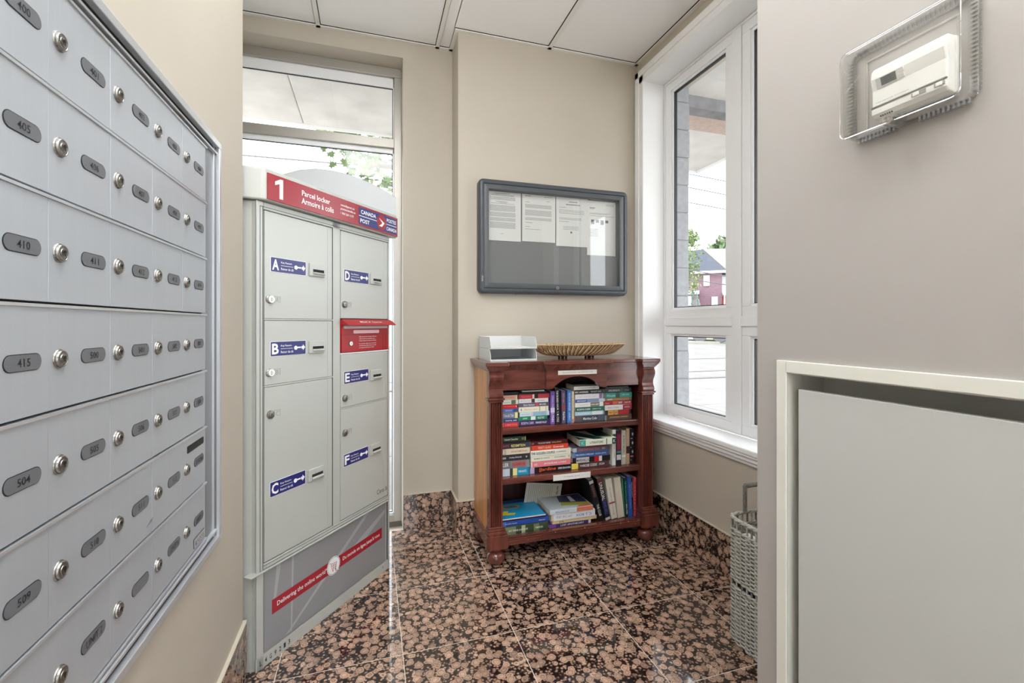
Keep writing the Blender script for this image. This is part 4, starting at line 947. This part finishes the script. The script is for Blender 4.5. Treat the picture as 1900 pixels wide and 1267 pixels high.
# printed leaflet leaning at the back of the bottom shelf
lf = thing('leaflet', 'cream printed leaflet leaning against the back of the bottom shelf', 'paper', (.895, 2.62, .243), rot=(.06, .13, 0))
B(0, .235, 0, .0012, -.06, .098).build('sheet', mat('cream_paper', (206, 202, 186), .7), lf)
m_ = MB()
for k in range(13):
    x = .02 + k * .0125; zz = .088
    while zz > -.03:
        e = zz - random.uniform(.004, .012); m_.add([(x, -.0004, e), (x + .0022, -.0004, e), (x + .0022, -.0004, zz), (x, -.0004, zz)], [(0, 1, 2, 3)]); zz = e - .002
m_.build('print', PRINT, lf)
inst('lettering', text_mesh('AN TEA', INK, .055, .012, bold=.02), lf, (.208, -.0005, .055), (0, PI / 2, 0))

# ------------------------------------------------------------------ letter trays and seagrass basket on the bookcase
TOPZ = 1.0965
TR = mat('tray_grey_plastic', (216, 219, 218), .4)
def tray(z, label):
    t = thing('letter_tray', label, 'tray', (.632, 2.425, z), group='letter trays')
    w_, d_, h_ = .272, .285, .066
    B(0, w_, 0, d_, 0, .0035).build('base', TR, t)
    for xa in (0, w_ - .003):
        MB().prism([(0, .0035), (d_, .0035), (d_, h_), (.030, h_), (.008, h_ * .62), (0, .012)], xa, xa + .003, 'x').build('side_panel', TR, t, bevel=.0008)
    B(.003, w_ - .003, d_ - .003, d_, .0035, h_).build('back_panel', TR, t)
    B(.003, w_ - .003, 0, .003, .0035, .010).build('front_lip', TR, t, bevel=.001)
    return t
tray(TOPZ, 'lower pale grey letter tray, empty, standing on the bookcase')
tray(TOPZ + .0675, 'upper pale grey letter tray holding a few white sheets')
pp = thing('paper_stack', 'small stack of white sheets in the upper letter tray', 'paper', (.645, 2.44, TOPZ + .0715))
for k in range(4): B(k * .002, .24 - k * .001, .001 * k, .25, .0009 * k, .0009 * k + .0007).build('sheet', PAPER, pp)

STRAW = mat('seagrass', (158, 124, 86), .8, 0, .35, 60); STRAW2 = mat('seagrass_dark', (104, 72, 46), .85, 0, .3, 60); STRAW3 = mat('seagrass_pale', (206, 182, 140), .8, 0, .2, 60)
bs = thing('seagrass_basket', 'shallow boat-shaped seagrass basket with pointed ends on the bookcase', 'basket', (1.232, 2.565, TOPZ))
A_, Bw, Hb, Z0 = .312, .085, .066, .016
def rim_pt(a, s=1.0):
    c_, s_ = math.cos(a), math.sin(a)
    return (A_ * s * math.copysign(abs(c_) ** .9, c_), Bw * s * math.copysign(abs(s_) ** 1.15, s_))
mbs = [MB(), MB(), MB()]
NS = 190
for k in range(NS):
    a = 2 * PI * k / NS
    for lay in range(2):
        da = 0.16 * (1 if lay == 0 else .6)
        pts = []
        for i in range(6):
            t_ = i / 5; s_ = .50 + .50 * (t_ ** .62); x, y = rim_pt(a + da * (t_ - .5) + lay * .02, s_); zz = Z0 + Hb * (t_ ** 1.7) * (1 - .06 * lay)
            nx, ny = math.cos(a), math.sin(a)
            pts.append((x + nx * .002 * math.sin(t_ * 9 + k * 1.7), y + ny * (.002 * math.sin(t_ * 9 + k) - .003 * lay), zz + random.uniform(-.001, .001)))
        mbs[(k * 7 + lay) % 3].tube(pts, .0034, 5)
for m, mm, nm in zip(mbs, (STRAW, STRAW2, STRAW3), ('woven_strands', 'woven_strands', 'woven_strands')):
    m.build(nm, mm, bs, smooth=True, kind='stuff')
MB().tube([(rim_pt(2 * PI * k / 60)[0] * 1.01, rim_pt(2 * PI * k / 60)[1] * 1.03, Z0 + Hb + .001 * math.sin(k * 2.3)) for k in range(60)], .0042, 6, True).build('rim', STRAW3, bs, smooth=True)
MB().prism([rim_pt(2 * PI * k / 40, .6) for k in range(40)], Z0 - .002, Z0 + .004, 'z').build('base', STRAW2, bs)
for xa in (-.12, -.10, .06, .08):
    for ya in (-.03, .03): MB().lathe([(.006, 0), (.008, .004), (.006, .017)], (xa, ya, 0), 'z', 8).build('foot', DARK, bs)

# ------------------------------------------------------------------ grey wicker basket by the right window wall
WK = mat('grey_wicker', (178, 176, 168), .75, 0, .25, 90); WK2 = mat('grey_wicker_dark', (130, 128, 122), .8, 0, .25, 90)
wb = thing('wicker_basket', 'tall grey wicker basket with an open-work rim and a looped handle, by the window wall', 'basket', (1.578, 1.398, 0))
HX, HY = .155, .155
def loop(s=1.0, n=88, ex=7.0):
    pts = []
    for k in range(n):
        a = 2 * PI * k / n; c_, s_ = math.cos(a), math.sin(a)
        r_ = (abs(c_) ** ex + abs(s_) ** ex) ** (-1 / ex)
        pts.append((HX * s * r_ * c_, HY * s * r_ * s_))
    return pts
def weave(z0, z1, nm):
    m = MB(); z = z0; row = 0; n = 88
    base = loop(1.0, n)
    while z < z1:
        pts = []
        for k, (x, y) in enumerate(base):
            off = .0035 * (1 if ((k // 2) + row) % 2 == 0 else -1); l_ = math.hypot(x, y)
            pts.append((x * (1 + off / l_), y * (1 + off / l_), z + .0008 * math.sin(k * 1.3 + row)))
        m.tube(pts, .0041, 5, True); z += .0078; row += 1
    m.build(nm, WK, wb, smooth=True, kind='stuff')
weave(.006, .222, 'lower_weave'); weave(.262, .452, 'upper_weave')
for k in range(44):
    x, y = loop(1.0, 44)[k]
    MB().tube([(x, y, .0), (x, y, .500)], .0042, 6).build('stake', WK2 if k % 2 else WK, wb, smooth=True)
for z, r_ in ((.228, .006), (.258, .006), (.458, .006), (.504, .0085)):
    m = MB(); n = 88; b0 = loop(1.0, n)
    for ph in (0, PI):
        m.tube([(x * (1 + .003 * math.cos(k * 1.2 + ph) / HX), y * (1 + .003 * math.cos(k * 1.2 + ph) / HX), z + .003 * math.sin(k * 1.2 + ph)) for k, (x, y) in enumerate(b0)], r_ * .75, 6, True)
    m.build('rim', WK, wb, smooth=True)
hd = []
for k in range(25):
    t_ = k / 24; a = PI * t_
    hd.append((-.07 * math.copysign(min(1, abs(math.cos(a)) * 1.6), math.cos(a)), HY - .012, .515 + .105 * min(1, math.sin(a) * 1.5)))
m_ = MB().tube(hd, .0075, 8)
for k in range(60):
    i = k * 24 / 60; p = Vector(hd[int(i)]).lerp(Vector(hd[min(int(i) + 1, 24)]), i - int(i)); q = Vector(hd[min(int(i) + 1, 24)]) - Vector(hd[int(i)])
    q.normalize(); u = q.cross(Vector((0, 1, 0))).normalized(); v = Vector((0, 1, 0))
    m_.tube([tuple(p + (u * math.cos(a) + v * math.sin(a)) * .0085 + q * a * .0006) for a in [2 * PI * j / 8 for j in range(9)]], .0018, 4)
m_.build('handle', WK2, wb, smooth=True)
B(-HX + .01, HX - .01, -HY + .01, HY - .01, .004, .012).build('base', WK2, wb)
BLUE = mat('blue_print', (52, 84, 140), .5)
for k, (xa, ya, ww, hh, cc, lab) in enumerate(((-.115, -.09, .03, .43, (52, 84, 140), 'blue catalogue standing in the wicker basket, nearest the room'), (-.075, -.08, .02, .40, (190, 196, 204), 'pale grey catalogue standing in the wicker basket'), (-.04, -.09, .028, .41, (40, 60, 100), 'dark blue catalogue at the back of the wicker basket'))):
    ct = thing('catalogue', lab, 'magazine', (1.575 + xa, 1.395 + ya, .013))
    m = MB().box(0, .001, 0, .2, 0, hh).box(ww - .001, ww, 0, .2, 0, hh).box(0, ww, .2, .201, 0, hh); m.build('cover', mat('catalogue_cover', cc, .4), ct)
    B(.001, ww - .001, .003, .2, .002, hh - .002).build('page_block', PG, ct)

# ------------------------------------------------------------------ access cabinet in the near right wall (local x runs towards the camera)
ac = thing('access_cabinet', 'white-framed recessed wall cabinet with a plain pale grey door', 'cabinet', (XN, .784, 0), -PI / 2)
CF = mat('cabinet_frame_paint', (216, 216, 208), .4); CD = mat('cabinet_door_paint', (184, 186, 183), .42, 0, .01, 3)
LC = .784 + .22
m_ = MB().box(0, .024, -.007, .002, .28, 1.222).box(.024, LC, -.007, .002, 1.197, 1.222).box(.024, LC, -.007, .002, .28, .305).box(LC - .024, LC, -.007, .002, .305, 1.197)
m_.build('frame', CF, ac, bevel=.0012)
m_ = MB().box(.0235, .0255, -.004, .13, .305, 1.197).box(.0255, LC - .024, -.004, .13, 1.195, 1.197).box(.0255, LC - .024, .10, .105, .305, 1.195).box(.0255, LC - .024, 0, .13, .303, .305)
m_.build('inner_box', mat('cabinet_inner', (196, 196, 188), .5), ac)
B(.0445, LC - .03, .004, .020, .32, 1.163).build('door', CD, ac, bevel=.0012)
MB().lathe([(.003, .0), (.003, -.0)], (0, 0, 0), 'y', 6)
MB().lathe([(.0028, .034), (.0028, .030)], (.036, 0, 1.115), 'y', 8).build('screw', CHROME, ac)

# ------------------------------------------------------------------ thermostat and its clear guard (local x towards the camera, z up)
th = thing('thermostat', 'white wall thermostat with a small grey display, inside the clear guard', 'thermostat', (XN, .573, 1.655), -PI / 2)
TW = mat('thermostat_white', (238, 238, 234), .4)
w_, h_ = .112, .088
MB().prism(rrect(0, w_, 0, h_, .004), -.006, -.001).build('back_plate', TW, th)
prof = [(-.006, 0), (-.020, .002), (-.026, .008), (-.0265, .016), (-.024, .020), (-.0245, .050), (-.029, .068), (-.028, .080), (-.022, h_), (-.006, h_)]
MB().prism(prof, .001, w_ - .002, 'x').build('body', TW, th, bevel=.0025)
B(.0012, w_ - .002, -.0275, -.0235, .0198, .0212).build('seam', mat('soft_grey_line', (150, 150, 148), .5), th)
dsp = MB().prism([(-.0255, .050), (-.0297, .0665), (-.0262, .0675), (-.0235, .0500)], .010, .042, 'x').build('display_bezel', mat('bezel_grey', (196, 198, 196), .4), th)
MB().prism([(-.0262, .0525), (-.0300, .0655), (-.0285, .0655), (-.0250, .0525)], .018, .041, 'x').build('display', mat('lcd_grey', (92, 100, 98), .25), th)
inst('lettering', text_mesh('23.', mat('lcd_ink', (50, 56, 54), .4), .014, .008), th, (.031, -.0293, .059), (math.radians(16), 0, 0))
for z in (.051, .0595):
    b_o = MB().prism([(-.0262 - (z - .051) * .25, z), (-.0290 - (z - .051) * .25, z + .0075), (-.024, z + .0075), (-.022, z)], .0435, .053, 'x').build('button', mat('button_white', (226, 226, 222), .4), th, bevel=.0008)
text('Honeywell Comfort', mat('thermo_ink', (120, 120, 118), .5), th, (.034, -.0255, .0265), w=.050, h=.0026)
for xa, ww in ((.063, .020), (.094, .014)):
    B(xa, xa + ww, -.0272, -.024, .011, .0165).build('slider_slot', mat('soft_grey_line', (150, 150, 148), .5), th); B(xa + .003, xa + .011, -.0292, -.026, .0105, .0168).build('slider', TW, th, bevel=.0008)
for k in range(6): B(.013 + k * .0035, .0148 + k * .0035, -.0225, -.019, .0026, .006).build('vent_slit', KEYH, th)
CP = glass_mat('clear_plastic', (.975, .978, .978), 1.5, 1.2, .01)
CPE = glass_mat('clear_plastic_edge', (.95, .955, .955), 1.6, 1.8, .25)
gu = thing('thermostat_guard', 'clear plastic lockable guard over the thermostat on the wall', 'guard', (XN, .618, 1.634), -PI / 2)
gw, gh, gd = .180, .156, .040
for (r0, y0_, y1_, i_) in ((.012, -gd, 0, 0),):
    rings = [[(p[0], y, p[1]) for p in rrect(ins, gw - ins, ins, gh - ins, .012, 4)] for ins, y in ((0, 0), (.001, -gd + .006), (.003, -gd + .001), (.006, -gd))]
    N = len(rings[0]); vs = [v for r_ in rings for v in r_]; fs = []
    for i in range(3):
        for k in range(N): fs.append((i * N + k, i * N + (k + 1) % N, (i + 1) * N + (k + 1) % N, (i + 1) * N + k))
    fs.append(tuple(range(3 * N, 4 * N)))
    cvr = MB().add(vs, fs).build('clear_cover', CP, gu, smooth=True)
    so = cvr.modifiers.new('solidify', 'SOLIDIFY'); so.thickness = .0022; so.offset = -1
m_ = MB()
ringp = [(p[0], -gd, p[1]) for p in rrect(.001, gw - .001, .001, gh - .001, .012, 4)]
m_.tube(ringp, .0012, 5, True); m_.tube([(p[0], -.001, p[2]) for p in ringp], .0014, 5, True)
m_.build('cover_edge', CPE, gu, smooth=True)
m_ = MB()
for k in range(22):
    z = .012 + k * .0064; m_.box(gw - .003, gw + .0045, -.010, -.001, z, z + .0034).box(-.003, .003, -.010, -.001, z, z + .0034)
for k in range(26):
    x = .012 + k * .0064
    if not 9 < k < 15: m_.box(x, x + .0034, -.010, -.001, -.0045, .003)
    m_.box(x, x + .0034, -.010, -.001, gh - .003, gh + .0035)
m_.build('vent_ribs', CPE, gu)
m_ = MB().box(.020, gw - .022, -.0022, -.0004, .014, .018).box(.020, gw - .022, -.0022, -.0004, gh - .018, gh - .014).box(.020, .024, -.0022, -.0004, .018, gh - .018).box(gw - .026, gw - .022, -.0022, -.0004, .018, gh - .018)
m_.build('base_ring', CPE, gu, bevel=.001)
MB().lathe([(.009, -gd - .004), (.0105, -gd + .002), (.0105, -.012)], (.083, 0, .006), 'y', 18).build('lock_boss', CPE, gu, smooth=True)
MB().lathe([(.0052, -gd - .0045), (.0062, -gd + .001), (.0062, -.016)], (.083, 0, .006), 'y', 16).build('lock_barrel', CHROME, gu, smooth=True)

# ------------------------------------------------------------------ outdoors: canopy, paving, street, house, trees, wires
CONC = mat('weathered_concrete', (226, 224, 221), .9, 0, .10, 4, .2, 40)
cn = struct('trim_2')
ZS = 2.955
B(-5, -.5265, 3.2, 4.10, ZS, ZS + .16).build('canopy_slab', CONC, cn, bevel=.008); B(-.5235, 3.36, 3.2, 4.10, ZS, ZS + .16).build('canopy_slab', CONC, cn, bevel=.008)
B(2.1, 3.36, -3.0, 3.195, ZS, ZS + .16).build('canopy_slab', CONC, cn, bevel=.008)
B(-5, 3.385, 4.10, 4.125, ZS - .02, ZS + .18).build('canopy_edge', WPAINT, cn); B(3.36, 3.385, -3, 4.10, ZS - .02, ZS + .18).build('canopy_edge', WPAINT, cn)
B(2.1, 3.36, 2.75, 2.86, 2.867, ZS).build('canopy_beam', mat('stained_beam', (136, 136, 140), .9, 0, .25, 8), cn)
B(2.1, 3.36, 2.93, 3.22, ZS - .012, ZS).build('canopy_board', mat('pinkish_board', (206, 184, 176), .9, 0, .1, 30), cn)
m_ = MB()
for k in range(26):
    t_ = k / 25; x = 2.28 + .36 * t_; y = 2.48 - .12 * t_ + .05 * math.sin(t_ * 5); r_ = .008 + .010 * random.random()
    m_.prism([(x + r_ * math.cos(a), y + r_ * math.sin(a) * random.uniform(.6, 1.3)) for a in (0, 1.2, 2.4, 3.6, 4.8)], ZS - .003, ZS, 'z')
m_.build('peeling_paint', mat('peeled', (110, 108, 106), .9), cn, kind='stuff')

gr = struct('ground')
SLAB = mat('pale_paving', (122, 118, 113), .9, 0, .16, 3, .2, 30)
sl = B(.006, 1.494, .006, 1.494, -.08, 0).mesh('paving_slab', SLAB)
for i in range(-4, 9):
    for j in range(-4, 4):
        x, y = 2.11 + i * 1.5, 3.21 + j * 1.5
        if i < 0 and j < 0: continue
        inst('paving_slab', sl, gr, (x, y, -.02), bevel=0)
B(-8, 20, -6, 9.3, -.2, -.085).build('paving_bed', GROUT, gr)
KERB = mat('kerb_concrete', (100, 98, 94), .9)
for k in range(-3, 9): B(0, 1.99, 0, .16, -.1, .0).build('kerb_stone', KERB, gr, bevel=.01, loc=(k * 2.0, 9.22, 0))
ROAD = mat('pale_asphalt', (116, 112, 108), .92, 0, .08, 1.5, .3, 20)
def ramp(nm, pts, m): MB().add(pts + [(p[0], p[1], p[2] - .3) for p in pts], [(0, 1, 2, 3), (7, 6, 5, 4), (0, 4, 5, 1), (1, 5, 6, 2), (2, 6, 7, 3), (3, 7, 4, 0)]).build(nm, m, gr)
ramp('street', [(-30, 9.4, -.06), (60, 9.4, -.06), (60, 17, .44), (-30, 17, .44)], ROAD)
ramp('far_verge', [(-40, 17, .52), (90, 17, .52), (90, 90, 1.6), (-40, 90, 1.6)], mat('far_verge', (140, 142, 126), .95, 0, .1, 1))
for y, nm in ((10.4, 'road_line'), (12.6, 'road_line')):
    zz = -.06 + (y - 9.4) / 7.6 * .5 + .006
    MB().add([(-30, y, zz), (60, y, zz), (60, y + .1, zz + .007), (-30, y + .1, zz + .007)], [(0, 1, 2, 3)]).build(nm, mat('road_line_grey', (96, 94, 92), .9), gr)

# parked vehicle across the street
HA = -math.atan2(.704, .828)
vh = thing('trailer', 'pale low trailer with two close wheels, parked across the street', 'trailer', (15.02, 17.70, .47), HA)
B(-1.6, 1.9, -.2, 1.5, .42, .50).build('deck', mat('trailer_grey', (170, 172, 176), .5), vh, bevel=.02)
m_ = MB().box(-1.6, 1.9, -.2, -.16, .5, .95).box(-1.6, 1.9, 1.46, 1.5, .5, .95).box(-1.6, -1.56, -.2, 1.5, .5, .95).box(1.86, 1.9, -.2, 1.5, .5, .95)
m_.build('side_boards', mat('trailer_white', (214, 216, 218), .5), vh)
MB().tube([(-1.6, .65, .45), (-2.8, .65, .45)], .05, 8).build('tow_bar', CHAR, vh)
for xa in (-.25, .60):
    for ya in (-.42, 1.52):
        wl_ = MB().lathe([(.19, ya), (.30, ya), (.32, ya + .03), (.32, ya + .17), (.30, ya + .2), (.19, ya + .2)], (xa, 0, .32), 'y', 24).build('wheel', mat('tyre', (96, 96, 98), .9), vh, smooth=True)
        MB().lathe([(.03, ya - .012), (.06, ya - .01), (.07, ya + .02), (.19, ya + .004), (.19, ya + .19)], (xa, 0, .32), 'y', 24).build('hubcap', mat('hubcap', (190, 192, 195), .4, .6), wl_, smooth=True)

# brick house across the street
hs = thing('house', 'purple-brown brick house with a dark slate roof across the street', 'house', (25.9, 30.5, .7), HA)
zo = -.7
BRK = D.materials.new('house_brick'); BRK.use_nodes = True; n = BRK.node_tree; b_ = n.nodes['Principled BSDF']
bt = n.nodes.new('ShaderNodeTexBrick'); tcn = n.nodes.new('ShaderNodeTexCoord'); mpn = n.nodes.new('ShaderNodeMapping'); mpn.inputs['Rotation'].default_value = (PI / 2, 0, 0)
n.links.new(tcn.outputs['Object'], mpn.inputs[0]); n.links.new(mpn.outputs[0], bt.inputs['Vector'])
bt.inputs['Color1'].default_value = lin((122, 90, 100)); bt.inputs['Color2'].default_value = lin((108, 82, 94)); bt.inputs['Mortar'].default_value = lin((122, 106, 112)); bt.inputs['Scale'].default_value = 4
n.links.new(bt.outputs[0], b_.inputs['Base Color']); b_.inputs['Roughness'].default_value = .9
def hx(px): return (px - 1310) * .040
def hz(py): return 1.3 + (602 - py) * .0436 + zo
B(-5, hx(1340), .2, 6, 0, 4.95).build('brick_wall', BRK, hs)
SL = mat('slate_roof', (70, 74, 84), .85, 0, .1, 8)
ap3, er, el, rl = (hx(1302), 2.1, hz(462) + .3), (hx(1348), -.1, hz(504)), (-5, -.1, hz(500)), (-5, 2.1, hz(464) + .2)
MB().add([el, er, ap3, rl, (-5, 6.3, hz(500)), (hx(1348), 4.3, hz(504))], [(0, 1, 2, 3), (3, 2, 5, 4), (0, 4, 5, 1), (0, 3, 4), (1, 5, 2)]).build('slate_roof', SL, hs)
MB().add([(hx(1304), 2.2, hz(461) + .32), (5, 4.2, hz(466) + .6), (4.6, .6, hz(508)), (hx(1349), -.08, hz(503)), (hx(1304), 2.2, hz(461) + .1), (5, 4.2, hz(466) + .3), (4.6, .6, hz(512)), (hx(1349), -.08, hz(506))],
         [(0, 1, 2, 3), (4, 7, 6, 5), (0, 3, 7, 4), (3, 2, 6, 7), (1, 0, 4, 5), (2, 1, 5, 6)]).build('pale_roof', mat('pale_shingle', (122, 119, 114), .9, 0, .08, 6), hs, label='pale shingled side roof')
B(-5, hx(1347), -.12, .2, hz(507), hz(503)).build('eave_board', WPAINT, hs)
B(hx(1340), 5, .8, 6, 0, 4.6).build('side_wall', mat('side_wall_grey', (200, 202, 206), .8), hs)
B(hx(1341), 4, -.3, .8, hz(548), hz(543)).build('porch_beam', WPAINT, hs); B(hx(1343), hx(1345), -.3, -.1, 0, hz(546)).build('porch_post', WPAINT, hs)
B(hx(1341), 2, .6, .78, 0, hz(550)).build('red_door_panel', mat('red_panel', (166, 50, 62), .6), hs)
for (a, b, c, d) in ((1306, 1317, 530, 511), (1266, 1276, 527, 514), (1321, 1332, 570, 551)):
    f_ = MB().box(hx(a), hx(b), .1, .22, hz(c), hz(d)).build('window', WPAINT, hs)
    B(hx(a) + .07, hx(b) - .07, .08, .12, hz(c) + .08, hz(d) - .08).build('pane', mat('house_pane', (190, 198, 206), .2), f_)
B(-5, hx(1293), -2.2, .2, 0, hz(549)).build('garage_wall', mat('garage_wall', (130, 112, 124), .9), hs)
MB().prism([(-2.5, hz(549)), (.2, hz(544)), (.2, hz(538)), (-2.5, hz(546))], -5, hx(1298), 'x').build('garage_roof', mat('garage_roof', (170, 172, 176), .9), hs)
f_ = B(hx(1272), hx(1284), -2.26, -2.2, hz(568), hz(552)).build('window', WPAINT, hs); B(hx(1274), hx(1282), -2.28, -2.25, hz(566), hz(554)).build('pane', mat('house_pane', (190, 198, 206), .2), f_)

def leaf_shape(s, kind=0):
    if kind: pts = [(0, 0), (.12, .1), (.38, -.02), (.34, .18), (.52, .38), (.26, .42), (.22, .62), (.08, .56), (0, .95), (-.08, .56), (-.22, .62), (-.26, .42), (-.52, .38), (-.34, .18), (-.38, -.02), (-.12, .1)]
    else: pts = [(0, 0), (.3, .3), (.22, .7), (0, 1), (-.22, .7), (-.3, .3)]
    return [(p[0] * s, p[1] * s) for p in pts]
def leaf_mat(name, rgb):
    m = mat(name, rgb, .6, 0, .25, 3); return m
def rot_pts(pts, c, e):
    M_ = Matrix.Rotation(e[2], 3, 'Z') @ Matrix.Rotation(e[0], 3, 'X') @ Matrix.Rotation(e[1], 3, 'Y')
    return [tuple(M_ @ Vector((p[0], p[1], .12 * p[0] * p[0] / .05 if False else 0)) + Vector(c)) for p in pts]
def foliage(name, par, blobs, n, s, m, kind=0):
    """leaf clumps filling ellipsoids, one mesh"""
    mm = MB()
    for k in range(n):
        c, r = random.choice(blobs)
        while True:
            q = Vector((random.uniform(-1, 1), random.uniform(-1, 1), random.uniform(-1, 1)))
            if .3 < q.length < 1: break
        p = (c[0] + q.x * r[0], c[1] + q.y * r[1], c[2] + q.z * r[2])
        pts = rot_pts(leaf_shape(s * random.uniform(.7, 1.2), kind), p, (random.uniform(-1.5, 1.5), random.uniform(-.8, .8), random.uniform(0, 6.28)))
        mm.add(pts, [tuple(range(len(pts)))])
    return mm.build(name, m, par, kind='stuff')
# maple by the back window
mp_ = thing('maple_tree', 'green maple hanging its leafy branches beyond the back window', 'tree', (2.2, 7.6, 0))
BARK = mat('bark', (110, 96, 82), .9, 0, .2, 10)
MB().tube([(0, 0, -.05), (.03, .02, 1.5), (-.05, .0, 3.0), (-.02, .03, 4.6), (0, 0, 6.0)], [.16, .14, .12, .09, .03], 10).build('trunk', BARK, mp_, smooth=True)
for e in ([(-.05, 0, 3.1), (-.9, -.4, 3.9), (-1.7, -.6, 4.1), (-2.4, -.6, 4.15), (-2.9, -.6, 4.0)], [(-.03, 0, 2.9), (-.8, -.4, 3.5), (-1.6, -.6, 3.65), (-2.2, -.7, 3.6)], [(-.02, 0, 3.6), (-.8, -.3, 4.6), (-1.7, -.5, 4.9)], [(0, 0, 4), (.9, .3, 5)]):
    MB().tube(e, [.07 * (1 - i / len(e)) + .012 for i in range(len(e))], 6).build('branch', BARK, mp_, smooth=True)
LM = [leaf_mat('maple_leaf', (88, 112, 64)), leaf_mat('maple_leaf_pale', (120, 142, 86))]
lms = [MB().prism(leaf_shape(.145, 1), -.0006, .0006, 'z').mesh('leaf', m) for m in LM]
for k in range(285):
    t_ = random.random(); bx = -1.75 - 1.15 * t_; zt_ = 4.25 - .12 * t_ + random.uniform(-.12, .12); zl = 3.25 + .62 * t_ ** 1.5
    p = (bx + random.uniform(-.12, .12), -.6 + random.uniform(-.45, .45), random.uniform(zl, zt_))
    if random.random() < .45 and t_ > .75: continue
    inst('leaf', lms[k % 2], mp_, p, (random.uniform(-1.6, 1.6), random.uniform(-.8, .8), random.uniform(0, 6.28)))
foliage('foliage', mp_, [((-.6, 0, 4.6), (1.1, 1.0, 1.0)), ((.6, .2, 4.6), (1.2, 1.2, 1.3)), ((-1.1, -.3, 4.9), (1.0, .8, .5)), ((-.3, -.3, 3.9), (.8, .7, .6))], 1500, .12, LM[0], 1)
# trees round the house
def tree(label, loc, blobs, n, s, rgb, trunk=2.0, name='tree', cat='tree'):
    t = thing(name, label, cat, loc)
    MB().tube([(0, 0, 0), (.05, 0, trunk * .5), (0, .05, trunk)], [.18, .14, .08], 8).build('trunk', BARK, t, smooth=True)
    foliage('foliage', t, blobs, n, s, leaf_mat('tree_leaf', rgb)); return t
tree('tall pale green tree at the left edge of the right window, before the house', (18.72, 23.68, .6), [((0, 0, 5.2), (.9, .8, 1.3)), ((.1, 0, 3.6), (.8, .7, 1.1)), ((-.6, .5, 4.4), (1.2, 1, 1.6)), ((.1, -.1, 6.1), (.5, .5, .5))], 1500, .20, (112, 130, 78))
tree('broad green tree rising behind the pale roof of the house', (40.5, 44.0, 1), [((0, 0, 8.4), (2.6, 2, 2.2)), ((-2, 1.6, 7.6), (1.7, 1.5, 1.6)), ((2.5, -2, 8.6), (3, 2, 2.3))], 3200, .7, (86, 106, 66), 6)
tree('duller green tree behind the slate roof ridge', (40.5, 53.5, 1), [((0, 0, 8.4), (2.2, 2, 1.7)), ((-2.2, .8, 8.3), (1.6, 1.2, 1.5)), ((1.4, -.6, 8.2), (1.5, 1.2, 1.3))], 2600, .7, (104, 120, 80), 5)
cf = thing('conifer', 'small pale blue-green conifer in front of the brick house', 'tree', (17.3, 21.2, .62))
MB().tube([(0, 0, 0), (0, 0, 2.4)], [.05, .01], 6).build('trunk', BARK, cf)
m_ = MB()
for k in range(900):
    t_ = random.random() ** .7; z = .2 + 2.3 * (1 - t_); r_ = (.62 * t_ + .03); a = random.uniform(0, 6.28); rr_ = r_ * random.uniform(.5, 1)
    c = (rr_ * math.cos(a), rr_ * math.sin(a), z)
    m_.add([c, (c[0] + .10 * math.cos(a), c[1] + .10 * math.sin(a), z - .03), (c[0] + .05 * math.cos(a + .6), c[1] + .05 * math.sin(a + .6), z + .04)], [(0, 1, 2)])
m_.build('foliage', leaf_mat('conifer_needles', (108, 128, 118)), cf, kind='stuff')
# overhead wires along the street, between two poles out of view
WIRE = mat('wire_grey', (90, 90, 94), .7)
def wire(za, slope, xa, xb, x0, label):
    t = thing('overhead_wire', label, 'wire', (x0, 14, za), group='overhead wires')
    MB().tube([(x - x0, 0, slope * (x - x0)) for x in (xa, (xa * 2 + xb) / 3, (xa + xb * 2) / 3, xb)], .019, 5).build('cable', WIRE, t)
wire(6.819, -.069, 2, 40, 11.07, 'highest of the thin wires seen through the right window')
wire(6.326, -.078, 2, 40, 11.07, 'second highest thin wire in the sky of the right window')
wire(5.775, -.077, 2, 40, 11.07, 'third thin wire in the sky of the right window, nearest the house roof')
wire(3.311, -.11, 6, 28, 11.07, 'upper of the two low wires crossing the brick wall of the house')
wire(2.975, -.10, 6, 28, 11.07, 'lower of the two low wires crossing the brick wall of the house')
wire(5.905, .011, -30, 2, -3.28, 'single thin wire in the sky above the parcel locker')
for x, zt_ in ((-30, 6.4), (1.9, 8.2), (40.5, 7)):
    p_ = thing('utility_pole', {-30: 'wooden utility pole far to the left along the street', 1.9: 'wooden utility pole hidden behind the pier between the windows', 40.5: 'wooden utility pole far to the right along the street'}[x], 'pole', (x, 14.18, .2))
    MB().lathe([(.15, 0), (.11, zt_)], (0, 0, 0), 'z', 12).build('shaft', BARK, p_); B(-.9, .9, -.08, .04, zt_ - .7, zt_ - .58).build('cross_arm', BARK, p_)
